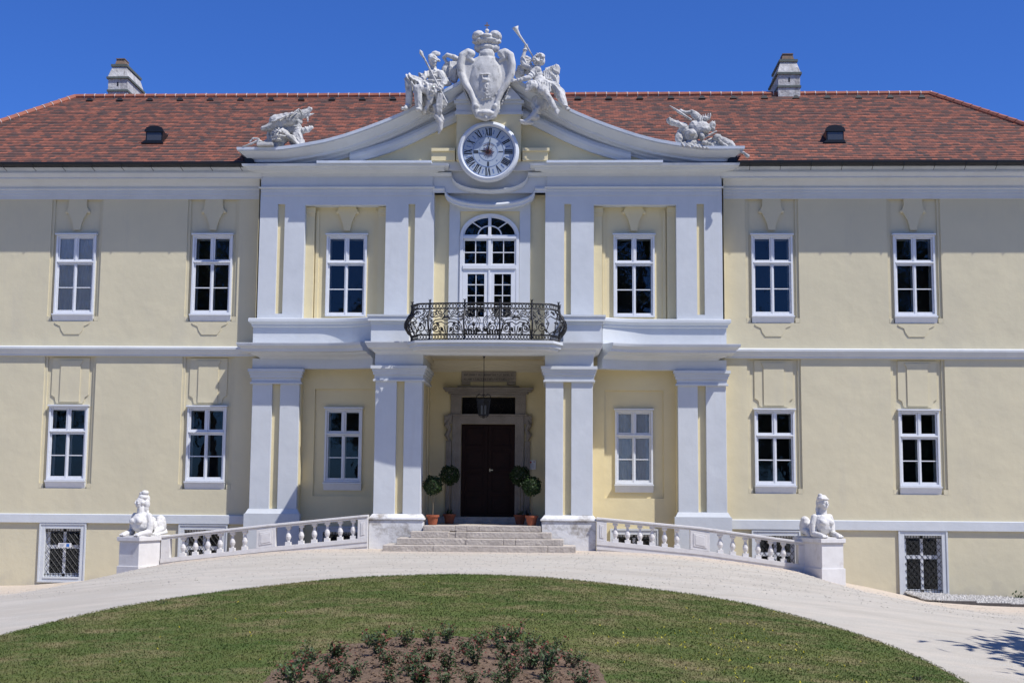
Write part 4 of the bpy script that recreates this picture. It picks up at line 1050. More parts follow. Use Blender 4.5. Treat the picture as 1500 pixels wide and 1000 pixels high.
for row,(z,n) in enumerate(((5.485,33),(5.345,31))):
    x=-.80
    while x<.80:
        w=rr.choice((.016,.028,.034)); t=rr.random()
        if rr.random()<.13: x+=.035; continue
        mb.box(x,x+.007,-.0735,-.068,z-.035,z+.035)
        if t<.35: mb.box(x+.007,x+w,-.0735,-.068,z+.026,z+.035)
        elif t<.7: mb.box(x+w,x+w+.007,-.0735,-.068,z-.035,z+.035); mb.box(x+.007,x+w,-.0735,-.068,z-.004,z+.004)
        else: mb.box(x+.007,x+w,-.0735,-.068,z-.035,z-.026)
        x+=w+.024
mb.build('inscription',M['ink'],sp)
mb=MB(); mb.box(-.87,.87,.08,.12,.92,3.89); dr=mb.build('entrance_door','door',P)
mb=MB()
for s in (-1,1):
    x0,x1=sorted((.01*s,.86*s)); frame_ring(mb,x0,x1,.93,3.88,.11,.045,.08)
    for k in range(1,4): z=.93+2.95*k/4; mb.box(x0+.11,x1-.11,.05,.08,z-.06,z+.06)
    for k in range(4): z0=.93+2.95*k/4+.12; mb.box(x0+.17,x1-.17,.06,.08,z0,z0+.48)
mb.build('door_leaf','door',dr,bevel=.006)
mb=MB(); mb.box(.04,.16,.02,.045,2.40,2.43); mb.box(.05,.075,.02,.047,2.36,2.46); mb.build('door_handle','brass',dr)
mb=MB(); MB().box(-.87,.87,.15,.19,4.16,4.77).build('transom_light','dark',P)
tr=MB(); 
for s in (-1,1):
    for j in range(3):
        cx_=s*(.18+.26*j); 
        pts=[(cx_+.11*(1-.8*k/16)*math.cos(s*2*PI*1.3*k/16),.04,4.46+.11*(1-.8*k/16)*math.sin(2*PI*1.3*k/16)) for k in range(17)]; tr.tube(pts,.009,4)
        tr.tube([(cx_-.12,.04,4.2),(cx_,.04,4.3),(cx_+.1,.04,4.56),(cx_+.02,.04,4.72)],.008,4)
tr.tube([(-.86,.04,4.73),(.86,.04,4.73)],.012,4); tr.tube([(-.86,.04,4.2),(.86,.04,4.2)],.012,4); tr.build('transom_grille','iron',P)
# threshold, landing and steps
ST=thing('entrance_steps',(0,-3.4,0),'wide weathered stone entrance steps between the porch piers','steps')
MB().box(-1.9,1.9,-.42,.05,.716,.915).build('threshold','step',ST)
rr=random.Random(4)
for w,y0,y1,z0,z1 in ((1.76,-3.0,-.0,.55,.715),(2.09,-3.42,-2.88,.36,.545),(2.44,-3.86,-2.9,.18,.358),(2.79,-4.28,-2.9,-.25,.178)):
    mb=MB(); x=-w; i=0
    cuts=[-w]+sorted(rr.uniform(-w*.6,w*.8) for _ in range(3 if w<2.6 else 2))+[w]
    for a,b in zip(cuts,cuts[1:]):
        if b-a<.2: continue
        d=rr.uniform(-.012,.012); h=rr.uniform(-.006,.004); mb.box(a+.004,b-.004,y0+d,y1,z0,z1+h)
    mb.box(-w+.02,w-.02,y0+.03,y1,z0,z1-.02)
    mb.build('step','step',ST,bevel=.015)
# ---------------- balustrades
def balustrade(s,label):
    T=thing('balustrade',(6.6*s,-2.9,-.3),label,'balustrade','stone balustrades beside the entrance steps')
    tl=[(3.35,1.02),(3.7,.99),(6.47,.70),(9.7,.33)] if s<0 else [(3.35,1.00),(3.7,.97),(6.47,.735),(9.6,.33)]
    def zt(x): return interp(x,tl)
    def yy(x): return -2.86-.10*((x-3.4)/6)**2
    xa,xb=3.42,9.62
    N=24
    def strip(name,h0,h1,hw,x0=xa,x1=xb):
        v=[];f=[]
        for k in range(N+1):
            x=x0+(x1-x0)*k/N; z=zt(x); y=yy(x)
            v+=[(x*s,y-hw,z-h1),(x*s,y+hw,z-h1),(x*s,y+hw,z-h0),(x*s,y-hw,z-h0)]
        for k in range(N):
            for j in range(4): j2=(j+1)%4; q=(k*4+j,(k+1)*4+j,(k+1)*4+j2,k*4+j2); f.append(q if s<0 else q[::-1])
        f+=[(0,1,2,3),(N*4+3,N*4+2,N*4+1,N*4)]
        mb=MB().add(v,f); return mb
    r=strip('rail',0,.065,.15); r2=strip('rail',.066,.12,.11); r.add(r2.v,r2.f); r.build('rail','pale',T,bevel=.012)
    p=strip('plinth',.68,.80,.14); p2=strip('x',.801,.94,.12); p.add(p2.v,p2.f); p3=strip('x',.941,2.3,.10); p.add(p3.v,p3.f); p.build('plinth','pale',T)
    def die(x0,x1):
        x0_,x1_=sorted((x0*s,x1*s)); xm=(x0+x1)/2; z=zt(xm); y=yy(xm); dz=(zt(x0)-zt(x1))/2*1
        zl=z-.12+ (dz if s>0 else -dz); zr=z-.12-(dz if s>0 else -dz); bl_=z-.68+(dz if s>0 else -dz); br=z-.68-(dz if s>0 else -dz)
        mb=MB(); mb.pxz([(x0_,bl_),(x1_,br),(x1_,zr),(x0_,zl)],y-.125,y+.125)
        if x1-x0>.3:
            m_=.09; mb.pxz([(x0_+m_,bl_+m_),(x1_-m_,br+m_),(x1_-m_,zr-m_),(x0_+m_,zl-m_)],y-.14,y-.12)
            mb.pxz([(x0_+m_+.05,bl_+m_+.05),(x1_-m_-.05,br+m_+.05),(x1_-m_-.05,zr-m_-.05),(x0_+m_+.05,zl-m_-.05)],y-.15,y-.13)
        mb.build('die','pale',T,bevel=.006)
    die(3.42,3.72); die(6.19,6.76); die(9.36,9.62)
    bx_=[3.98+.365*i for i in range(6)] if s>0 else [3.87+.39*i for i in range(6)]
    bx_+= [7.08+.37*i for i in range(6)] if s>0 else [7.13+.37*i for i in range(6)]
    pr=[(.085,0),(.085,.09),(.05,.10),(.045,.13),(.075,.20),(.085,.25),(.07,.32),(.045,.38),(.036,.44),(.048,.455),(.048,.475),(.07,.49),(.075,.56)]
    pr=[(r*1.0,h) for r,h in pr]
    m0=None
    for x in bx_:
        z=zt(x)-.68; y=yy(x)
        mb=MB(); mb.lathe(pr[2:-1],x*s,y,z,12); mb.box(x*s-.085,x*s+.085,y-.085,y+.085,z-.04,z+.095); mb.box(x*s-.075,x*s+.075,y-.075,y+.075,z+.49,z+.60)
        mb.build('baluster','pale',T,smooth=False,bevel=.006)
    return T
balustrade(-1,'pale stone balustrade sloping down to the left of the entrance steps')
balustrade(1,'pale stone balustrade sloping down to the right of the entrance steps')
# ---------------- pedestals + sphinxes
def pedestal(s,z,label):
    cx=10.07 if s<0 else 9.93; th=math.radians(20)*(-s)*-1
    A=Vector((s*(cx),-3.18,0)); T=thing('pedestal',(A.x,A.y,-.8),label,'pedestal','pedestals at the balustrade ends')
    ax=Vector((math.cos(th),math.sin(th),0)); ay=Vector((-math.sin(th),math.cos(th),0))
    def blk(mb,hw,hl,z0,z1,hw2=None,hl2=None):
        hw2=hw2 or hw; hl2=hl2 or hl; v=[]
        for (w,l,zz_) in ((hw,hl,z0),(hw2,hl2,z1)):
            for a,b in ((-1,-1),(1,-1),(1,1),(-1,1)): p=A+ax*w*a+ay*l*b; v.append((p.x,p.y,zz_))
        mb.add(v,[(0,3,2,1),(4,5,6,7),(0,1,5,4),(1,2,6,5),(2,3,7,6),(3,0,4,7)])
    mb=MB(); blk(mb,.355,.74,z-1.02,z-.15); mb.build('shaft','pale',T,bevel=.01)
    mb=MB(); blk(mb,.38,.77,z-.149,z-.12); blk(mb,.41,.80,z-.119,z); mb.build('cap','pale',T,bevel=.01)
    mb=MB(); blk(mb,.39,.78,z-1.7,z-.85); mb.build('base','pale',T,bevel=.01)
    return A,th,z
def sphinx(A,th,z,s,label):
    T=thing('sphinx_statue',(A.x,A.y,z),label,'statue','stone sphinxes on the pedestals')
    R_=Matrix.Rotation(th,3,'Z')
    def L(x,y,h): q=R_@Vector((x,y,0)); return (A.x+q.x,A.y+q.y,z+h)
    sc=Sculpt(); E=lambda c,r,rot=(0,0,0): sc.e(L(*c),r,(rot[0],rot[1],rot[2]+th)); K=lambda pts,rr: sc.c([L(*p) for p in pts],rr)
    # front is -y in local space
    E((0,-.30,.40),(.27,.24,.30)); E((0,-.22,.56),(.28,.19,.17)); E((0,-.02,.34),(.24,.36,.24)); E((0,.30,.28),(.21,.36,.2))
    for q in (-1,1):
        E((q*.12,-.47,.45),(.105,.10,.10)); K([(q*.25,-.20,.60),(q*.31,-.20,.40),(q*.31,-.22,.18)],[.10,.10,.10]); K([(q*.31,-.24,.12),(q*.27,-.60,.08)],[.10,.075]); E((q*.26,-.68,.065),(.095,.10,.065))
        for j in range(3): E((q*.26+(j-1)*.06,-.76,.045),(.030,.05,.04))
        E((q*.17,.50,.32),(.13,.22,.27),(.2,0,0)); K([(q*.22,.42,.2),(q*.25,.15,.12)],[.11,.07]); E((q*.25,.10,.06),(.07,.12,.055))
    E((0,.66,.30),(.2,.13,.25)); K([(.10,.76,.25),(.26,.66,.10),(.30,.30,.07),(.33,.1,.02)],[.045,.04,.04,.05])
    E((s*-.15,.5,.47),(.13,.18,.15))
    K([(0,-.25,.66),(0,-.28,.86)],[.13,.095])
    # head
    turn=(-.55 if s<0 else .12)
    hd=Matrix.Rotation(turn,3,'Z')
    def HL(x,y,h): kh=1.18 if s<0 else 1.30; x,y,h=x*kh,y*kh,h*kh; q=hd@Vector((x,y,0)); return L(q.x,-.28+q.y,.98+h)
    def HE(c,r,rot=(0,0,0)): sc.e(HL(*c),tuple(a*(1.18 if s<0 else 1.30) for a in r),(rot[0],rot[1],rot[2]+th+turn))
    HE((0,0,.03),(.105,.125,.135)); HE((0,-.05,-.05),(.078,.085,.075)); HE((0,-.085,-.085),(.04,.035,.03))
    HE((0,-.135,.0),(.020,.035,.035)); HE((0,-.128,.035),(.014,.02,.04)); HE((0,-.118,-.045),(.03,.018,.012))
    for q in (-1,1): HE((q*.045,-.105,.05),(.034,.022,.012)); HE((q*.044,-.108,.022),(.018,.014,.010)); HE((q*.055,-.085,-.01),(.035,.03,.03)); HE((q*.106,.01,.01),(.018,.03,.04))
    if s<0:
        HE((0,.06,.15),(.12,.13,.08)); HE((.03,.09,.26),(.09,.10,.07)); HE((.0,.15,.10),(.09,.09,.12)); HE((.06,.14,-.02),(.07,.08,.12)); HE((-.02,.03,.24),(.07,.07,.05)); HE((.05,.13,-.13),(.06,.07,.13))
        K([(.05,-.12,.92),(.14,-.14,.78),(.2,-.2,.66)],[.05,.05,.04])
    else:
        HE((0,.03,.11),(.125,.14,.09)); HE((-.04,.05,.19),(.05,.07,.05)); HE((.04,.04,.17),(.06,.08,.04)); HE((0,.13,.0),(.09,.08,.16)); 
        for q in (-1,1): K([(q*.09,-.17,.98),(q*.12,-.14,.82),(q*.13,-.18,.68)],[.05,.055,.05])
        HE((0,-.07,.115),(.11,.07,.025))
    sc.build('sphinx','sphinx',T,.013,1,.006,14)
    bpy_o=T.children[0]; bpy_o.name='body'
    mb=MB(); v=[]
    for zz_ in (z+.001,z+.03):
        for a,b in ((-1,-1),(1,-1),(1,1),(-1,1)): v.append(L(.34*a,.02+.74*b,zz_-z))
    mb.add(v,[(0,3,2,1),(4,5,6,7),(0,1,5,4),(1,2,6,5),(2,3,7,6),(3,0,4,7)]); mb.build('slab','sphinx',T,bevel=.008)
a=pedestal(-1,.33,'square white pedestal carrying the sphinx left of the steps')
sphinx(*a,-1,'white stone sphinx with piled hair on the left pedestal, head turned left')
a=pedestal(1,.46,'square white pedestal carrying the sphinx right of the steps')
sphinx(*a,1,'white stone sphinx in a close cap on the right pedestal, facing forward')
# ---------------- gable statues
def figL():
    T=thing('statue',gp_(620,170,-1.05),'seated helmeted woman statue holding a spear, left of the crest','statue')
    Z=lambda u,v,y=-1.05:(gp_(590+u/7.14,60+v/7.14,y)); k=S2/7.14
    sc=Sculpt(); E=lambda u,v,a,b,d=None,y=-1.05,rot=None: sc.e(Z(u,v,y),(a*k,(d or min(a,b))*k,b*k),rot); K=lambda pts,rr:sc.c([Z(*p) for p in pts],[r*k for r in rr])
    E(340,470,75,90,60); E(345,380,82,70,58); E(335,330,70,40,50); K([(335,330),(335,260)],[34,30])
    E(330,225,42,52,46,-1.1); E(322,185,52,36,52); E(375,205,34,16,30,-1.1,(0,.5,0)); E(345,128,42,26,24); E(375,135,26,24,22); E(300,165,34,30,30)
    E(352,238,16,14,14,-1.22); E(345,262,22,16,20,-1.18)
    # arms
    K([(270,345),(215,380),(190,355)],[38,34,26]); K([(262,350,-1.1),(230,420,-1.25),(160,455,-1.35),(120,425,-1.4)],[36,32,26,20])
    K([(405,355,-1.1),(455,440,-1.25),(430,520,-1.4),(405,545,-1.42)],[44,38,28,24]); E(470,440,60,45,40,-1.05,(0,.5,0)); E(415,545,34,26,30,-1.42)
    # legs
    K([(320,520,-1.1),(200,480,-1.3),(90,430,-1.45)],[62,56,50]); K([(88,430,-1.45),(95,560,-1.42),(85,700,-1.35),(60,745,-1.42)],[48,44,34,30]); E(45,755,42,20,26,-1.5)
    K([(340,540,-1.15),(250,540,-1.45),(185,545,-1.55)],[64,56,46]); K([(185,545,-1.55),(190,650,-1.5),(195,760,-1.45)],[46,44,34]); E(190,770,30,22,34,-1.55)
    # drapery
    for pts,rr in ((((150,470,-1.45),(240,490,-1.5),(340,520,-1.4),(400,545,-1.35)),(18,26,26,20)),(((240,560,-1.5),(320,600,-1.45),(390,560,-1.4)),(26,34,24)),(((200,500,-1.55),(280,560,-1.55),(300,640,-1.45)),(18,24,22)),
        (((390,600,-1.35),(410,690,-1.3),(360,720,-1.3),(400,800,-1.3),(440,850,-1.28)),(34,34,28,34,22)),(((380,820,-1.3),(420,880,-1.28),(415,950,-1.25),(400,990,-1.25)),(34,32,26,12)),(((330,600,-1.4),(300,680,-1.35),(250,770,-1.3)),(30,34,22))): K(pts,rr)
    E(330,660,110,120,60,-1.0); E(260,700,80,90,60,-1.0); E(250,620,110,80,60,-1.15); E(420,640,70,90,40,-1.0)
    # billowing cloak behind
    E(520,300,70,110,40,-.85); K([(430,160,-.9),(470,135,-.95),(540,160,-.95),(600,185,-.9)],[18,22,30,20]); K([(430,160,-.9),(470,220,-.9),(560,205,-.9)],[16,18,20]); E(480,250,60,50,30,-.85); K([(540,400,-.9),(580,330,-.9),(590,230,-.9)],[40,36,28]); E(450,300,50,80,36,-.85)
    for i in range(9): K([(300+i*11,118+abs(i-5)*5,-1.08),(306+i*11,150,-1.1)],[9,7])
    for i in range(8): E(285+i*3,185+i*17,15,12,13,-1.0-.02*(i%2))
    K([(288,215,-1.18),(330,205,-1.27),(372,222,-1.2)],[10,12,10]); K([(300,345,-1.32),(340,370,-1.36),(385,345,-1.32)],[10,12,10]); K([(272,440,-1.3),(340,455,-1.36),(405,440,-1.3)],[12,14,12])
    for i in range(6): K([(285+i*22,460,-1.3),(278+i*24,515,-1.36)],[11,14])
    for i in range(7): K([(120+i*38,455+i*10,-1.62),(135+i*38,520+i*12,-1.58)],[9,13])
    for i in range(5): K([(398+i*9,600,-1.48),(380+i*14,700,-1.42),(395+i*8,800,-1.4)],[8,11,8])
    for i in range(5): K([(505+i*18,215,-1.0),(500+i*18,300,-1.05),(490+i*15,390,-1.0)],[8,11,7])
    for q in range(4): K([(120+q*9,425+q*4,-1.5),(100+q*9,450+q*3,-1.53)],[6,5]); K([(398+q*8,548,-1.5),(395+q*9,575,-1.5)],[6,5])
    body=sc.build('figure','statue',T,.013,0,.006,12,folds=.03)
    mb=MB(); mb.tube([Z(205,150,-1.5),Z(490,695,-1.42)],[.03,.03],7); mb.tube([Z(198,138,-1.5),Z(212,170,-1.5),Z(240,225,-1.5)],[.004,.07,.03],6); mb.build('spear','statue',T)
figL()
def figR():
    T=thing('statue',gp_(795,165,-1.05),'winged figure statue blowing a long trumpet, right of the crest','statue')
    Z=lambda u,v,y=-1.05:(gp_(745+u/6.67,35+v/6.67,y)); k=S2/6.67
    sc=Sculpt(); E=lambda u,v,a,b,d=None,y=-1.05,rot=None: sc.e(Z(u,v,y),(a*k,(d or min(a,b))*k,b*k),rot); K=lambda pts,rr:sc.c([Z(*p) for p in pts],[r*k for r in rr])
    E(305,375,45,52,46); E(325,325,48,38,44); E(268,355,30,34,34); E(275,395,22,24,22,-1.15); E(340,370,34,46,40); E(258,352,16,12,14,-1.2)
    K([(300,410),(290,460)],[30,34]); E(290,500,62,60,50); E(290,465,48,38,44,-1.12); E(310,560,66,60,52)
    K([(240,440),(165,410),(150,340),(178,245)],[34,30,26,20]); E(182,225,24,22,20)
    K([(270,480,-1.15),(220,550,-1.25),(130,580,-1.3),(65,590,-1.3)],[36,30,24,18]); E(60,592,24,16,18,-1.3)
    # dark wing (far) and light wing
    E(135,450,52,90,26,-.85,(0,.25,0)); E(110,480,38,60,22,-.85); E(190,400,50,90,30,-.85); E(190,350,50,60,30,-.8); E(210,440,50,60,30,-.85)
    for i in range(6): E(195+6*i,330+26*i,42,14,14,-1.0,(0,.3,0))
    E(430,460,80,55,26,-.85,(0,-.6,0)); E(465,520,48,110,24,-.85,(0,-.1,0)); E(490,440,32,60,22,-.85); E(400,520,60,70,30,-.9)
    for i in range(7): K([(380+12*i,440-4*i,-.98),(400+14*i,520,-.98),(430+11*i,600+6*i,-.95)],[12,13,8])
    # lap & legs
    E(330,640,90,70,70,-1.15); E(250,650,60,50,50,-1.25); K([(300,630,-1.2),(240,640,-1.45),(195,700,-1.5)],[58,46,24])
    K([(330,650,-1.2),(350,700,-1.5),(350,690,-1.5)],[60,52,46]); K([(355,690,-1.5),(410,770,-1.45),(480,880,-1.4)],[44,34,24]); E(490,905,24,34,26,-1.42)
    K([(380,620,-1.1),(470,650,-1.25),(500,700,-1.3)],[60,56,46]); K([(500,700,-1.3),(540,790,-1.3),(590,865,-1.3)],[44,36,24]); E(600,872,28,16,22,-1.38)
    K([(450,610,-1.1),(530,680,-1.1),(560,770,-1.15),(580,830,-1.2)],[36,34,26,18]); E(350,590,70,30,50,-1.2); K([(200,620,-1.3),(250,610,-1.35),(330,600,-1.3),(400,640,-1.25)],[20,26,30,26])
    E(300,790,70,110,50,-1.0); E(380,780,90,70,50,-1.0); E(200,990,70,22,30,-1.2); E(270,930,60,40,34,-1.15); K([(300,850,-1.2),(250,930,-1.25),(180,985,-1.25),(140,975,-1.25)],[30,26,22,16])
    E(190,640,70,55,40,-.9)
    for i in range(14): a_=i*2.4; E(312+44*math.cos(a_)*(1-.02*i),352+40*math.sin(a_)*(1-.01*i)-6,14,12,13,-1.2+.02*(i%3))
    K([(258,372,-1.22),(272,378,-1.25)],[7,6]); 
    for i in range(8): K([(250+i*24,600+i*3,-1.42),(238+i*27,660+i*6,-1.45)],[9,13])
    for i in range(6): K([(455+i*10,640+i*6,-1.4),(480+i*14,720+i*12,-1.38),(520+i*12,790+i*8,-1.3)],[8,10,7])
    for i in range(8): K([(360+i*17,470-i*10,-1.02),(372+i*17,560-i*6,-1.02)],[10,6])
    for i in range(6): K([(170+i*8,360+i*20,-1.0),(225,350+i*24,-1.02)],[7,9])
    for i in range(5): K([(100+i*7,420+i*18,-.98),(160,400+i*22,-1.0)],[7,9])
    for q in range(4): K([(60+q*3,585+q*6,-1.42),(38,588+q*8,-1.42)],[6,5]); K([(172+q*8,238,-1.1),(176+q*8,210,-1.12)],[7,6])
    sc.build('figure','statue',T,.013,0,.006,12,folds=.03)
    mb=MB(); mb.tube([Z(78,62,-1.35),Z(88,88,-1.33),Z(120,140,-1.3),Z(190,235,-1.25),Z(258,348,-1.2)],[.115,.075,.042,.026,.018],10); mb.build('trumpet','statue',T,smooth=True)
figR()
def trophyL():
    T=thing('trophy',gp_(410,219,-1.0),'carved stone war trophy of helmet and flags on the left end of the gable','sculpture')
    Z=lambda u,v,y=-1.0:(gp_(350+u/11.1,145+v/11.1,y)); k=S2/11.1
    sc=Sculpt(); E=lambda u,v,a,b,d=None,y=-1.0,rot=None: sc.e(Z(u,v,y),(a*k,(d or min(a,b))*k,b*k),rot); K=lambda pts,rr:sc.c([Z(*p) for p in pts],[r*k for r in rr])
    E(670,610,140,130,120); E(740,560,90,60,90,-1.1,(0,.6,0)); K([(760,590,-1.15),(880,660,-1.15),(990,765,-1.15)],[40,60,18]); E(660,740,90,90,80); E(640,690,110,30,120,-1.05); E(640,800,90,30,80)
    K([(380,480),(520,450),(640,400)],[44,70,120]); E(760,350,190,110,90,-.95,(0,.3,0)); E(680,300,90,70,70); K([(640,390),(860,330),(1040,240),(1160,160)],[100,110,70,34]); E(1150,150,50,26,30)
    K([(1100,300,-.95),(1130,250,-.95),(1210,230,-.95)],[18,28,12]); K([(1110,310),(1120,370)],[18,12]); K([(960,440),(960,600),(1000,740)],[60,90,70]); K([(1010,520),(1110,500),(1190,465)],[50,56,32]); E(1150,475,22,50,46)
    E(520,620,90,130,50,-.8); E(450,700,80,80,40,-.85); E(880,640,90,120,60,-.8)
    K([(90,805,-1.2),(240,750,-1.2),(340,700,-1.2),(460,745,-1.2)],[14,20,22,16]); K([(330,780,-1.25),(350,680,-1.25)],[16,16]); K([(190,705,-1.1),(250,650,-1.1),(310,660,-1.1),(330,710,-1.1)],[16,16,16,16])
    E(820,330,170,95,90,-1.0,(0,.35,0)); E(560,430,110,60,70,-1.0,(0,.2,0)); E(930,560,60,130,60,-.9,(0,-.2,0)); E(1000,690,80,70,50,-.95); E(580,720,120,90,60,-.95)
    E(640,350,170,110,95,-1.0); E(860,330,190,100,95,-1.0,(0,.4,0)); E(820,480,210,90,70,-.9); E(680,600,170,150,90,-1.0); E(540,580,120,150,60,-.85); E(930,620,90,150,60,-.9)
    for i in range(4): K([(520+90*i,410-34*i,-1.24),(600+100*i,400-40*i,-1.30),(690+100*i,330-46*i,-1.22)],[12,20,10])
    for i in range(7): a_=PI*(i+.5)/7; K([(670-40*math.cos(a_),600-30*math.sin(a_),-1.42),(670-135*math.cos(a_),610-125*math.sin(a_),-1.15)],[9,11])
    K([(560,655,-1.25),(660,640,-1.42),(780,640,-1.25)],[14,18,14]); E(625,690,12,12,12,-1.45)
    for i in range(6): K([(905+12*i,460+40*i,-1.15),(975+10*i,450+42*i,-1.12)],[9,9])
    for i in range(5): K([(880+30*i,250-14*i,-1.12),(920+30*i,330-14*i,-1.12)],[14,14])
    sc.build('carving','trophy',T,.013,0,.010,14,folds=.018)
    mb=MB(); a=Z(450,790,-1.15); mb.box(a[0]-.24,a[0]+.30,a[1]-.22,a[1]+.3,12.78,a[2]+.08); mb.build('block','trophy',T,bevel=.02)
trophyL()
def trophyR():
    T=thing('trophy',gp_(1040,219,-1.0),'carved stone war trophy of armour and lances on the right end of the gable','sculpture')
    Z=lambda u,v,y=-1.0:(gp_(970+u/9.52,145+v/9.52,y)); k=S2/9.52
    sc=Sculpt(); E=lambda u,v,a,b,d=None,y=-1.0,rot=None: sc.e(Z(u,v,y),(a*k,(d or min(a,b))*k,b*k),rot); K=lambda pts,rr:sc.c([Z(*p) for p in pts],[r*k for r in rr])
    E(560,430,130,120,90); E(620,460,70,50,60,-1.15); E(470,400,90,90,70); E(430,520,110,110,80); E(430,510,50,40,40,-1.2); E(300,510,90,130,40,-.9); E(250,560,60,90,30,-1.0); E(340,440,80,70,40)
    K([(120,320),(330,400)],[46,50]); E(120,320,34,56,56); K([(440,190,-.9),(500,250,-.9),(560,300,-.9)],[40,60,50]); K([(280,170,-.9),(340,190,-.9),(440,190,-.9)],[30,22,34]); E(600,290,90,40,60); 
    for i in range(5): K([(530+35*i,330-8*i,-1.1),(545+35*i,255-6*i,-1.1)],[14,10])
    E(710,400,50,80,50); E(730,400,26,90,50,-1.0,(0,.2,0)); K([(600,560,-1.1),(760,480,-1.1)],[16,12]); E(780,560,70,60,60); K([(800,560),(960,640),(1030,700)],[44,48,24]); K([(960,640,-1.0),(1080,740,-1.1),(1180,835,-1.2)],[16,16,30])
    E(700,650,130,110,60,-.9); E(780,670,120,80,50,-1.0); K([(790,600,-1.15),(900,700,-1.15)],[20,24]); 
    for i in range(8): K([(270+48*i,640+8*i,-1.15),(300+48*i,690+6*i,-1.2)],[24,20])
    E(450,650,190,60,80); E(600,650,60,40,50,-1.15); E(560,560,40,60,50,-1.15)
    sc.build('carving','trophy',T,.013,0,.010,14,folds=.018)
    mb=MB(); mb.tube([Z(120,120,-1.1),Z(240,200,-1.1),Z(420,320,-1.1)],[.012,.05,.032],7); mb.build('lance','trophy',T)
trophyR()
# ---------------- lantern
LX,LY=-.04,-2.0
T=thing('lantern',(LX,LY,4.0),'black iron hanging lantern with glass panes under the porch ceiling','lantern')
mb=MB(); mb.tube([(LX,LY,5.96),(LX,LY,4.72)],.011,6); mb.lathe([(.085,5.955),(.08,5.92),(.03,5.88),(.02,5.84)],LX,LY,0,12); mb.build('suspension_rod','iron',T)
mb=MB(); a0=PI/6
def hexp(r,z): return [(LX+r*math.cos(a0+k*PI/3),LY+r*math.sin(a0+k*PI/3),z) for k in range(6)]
t_=hexp(.235,4.55); b_=hexp(.165,4.06)
for i in range(6):
    mb.tube([t_[i],b_[i]],.011,5); mb.tube([t_[i],t_[(i+1)%6]],.014,5); mb.tube([b_[i],b_[(i+1)%6]],.014,5)
    ang=a0+i*PI/3; c,s_=math.cos(ang),math.sin(ang)
    mb.tube([(LX+.23*c,LY+.23*s_,4.56),(LX+.25*c,LY+.25*s_,4.66),(LX+.15*c,LY+.15*s_,4.72),(LX+.06*c,LY+.06*s_,4.66),(LX+.02*c,LY+.02*s_,4.72)],.010,5)
    mb.tube([(LX+.165*c,LY+.165*s_,4.06),(LX+.10*c,LY+.10*s_,4.0),(LX+.02*c,LY+.02*s_,4.03)],.009,5)
mb.lathe([(.03,3.97),(.05,4.01),(.02,4.04)],LX,LY,0,8); mb.build('lantern_frame','iron',T)
mb=MB(); t2=hexp(.228,4.55); b2=hexp(.158,4.06)
for i in range(6): mb.add([t2[i],t2[(i+1)%6],b2[(i+1)%6],b2[i]],[(0,1,2,3)])
lg=mb.build('lantern_glass','glass',T)
M['lamppane']=M['glass'].copy(); M['lamppane'].name='lantern_pane'; M['lamppane'].node_tree.nodes['Transparent BSDF'].inputs[0].default_value=(.42,.44,.46,1); lg.data.materials[0]=M['lamppane']; M['lamppane'].node_tree.nodes['Fresnel'].inputs[0].default_value=1.25
for q in (-.055,.055): MB().lathe([(.03,4.10),(.03,4.34),(.008,4.38)],LX+q,LY-.02,0,8).build('lamp_tube','candle',T)
# ---------------- potted laurels
def laurel(x,y,z0,hs,br,label,seed):
    T=thing('potted_laurel',(x,y,z0),label,'potted tree','ball clipped laurels in pots flanking the door'); r=np.random.default_rng(seed)
    MB().lathe([(.125,0),(.175,.235),(.20,.237),(.205,.30),(.175,.30),(.17,.26),(.0,.26)],x,y,z0,20).build('pot','terra',T,smooth=False)
    MB().tube([(x,y,z0+.25),(x+.008,y,z0+.6),(x-.006,y,z0+hs)],[.018,.015,.015],7).build('trunk','stem',T)
    n=1500; d=r.normal(size=(n,3)); d/=np.linalg.norm(d,axis=1)[:,None]; rad=br*(.62+.42*r.uniform(0,1,n)**.5)*(1+.06*np.sin(d[:,0]*5+d[:,2]*4)+.07*np.sin(d[:,1]*9+d[:,2]*7+seed)+.10*(r.uniform(0,1,n)>.96)); Pp=np.array([x,y,z0+hs])+d*rad[:,None]
    V,F=leaves(Pp-np.array([x,y,z0]),.034,d,1.1); link('crown',npmesh('crown',V,F),'laurel',T)
    if hs>1.2:
        n=60; d=r.normal(size=(n,3)); Pp=np.array([0,0,.33])+d*np.array([.05,.05,.06]); V,F=leaves(Pp,.03); link('undergrowth',npmesh('undergrowth',V,F),'laurel',T)
laurel(-1.54,-2.3,.715,1.19,.285,'low ball clipped laurel in a terracotta pot beside the left pier',1)
laurel(-1.14,-1.0,.715,1.52,.30,'taller shaded ball laurel in a pot left of the door',2)
laurel(1.08,-1.0,.715,1.51,.30,'taller shaded ball laurel in a pot right of the door',3)
laurel(1.47,-2.3,.715,1.19,.29,'low ball clipped laurel in a terracotta pot beside the right pier',4)
# sign on the porch wall
T=thing('notice_board',(1.42,-.02,2.55),'small white notice with red mark on the porch wall right of the door','sign')
MB().box(1.30,1.55,-.03,-.002,2.44,2.74).build('board','sign',T)
mb=MB(); mb.ylathe([(.03,0),(.03,-.004)],1.385,2.67,14,-.031); mb.ylathe([(.018,0),(.018,-.004)],1.49,2.69,10,-.031); mb.build('red_mark','signred',T)
mb=MB(); 
for i in range(4): mb.box(1.35,1.50-.02*(i%2),-.034,-.031,2.60-i*.035,2.61-i*.035)
mb.build('text_lines','grey',T)
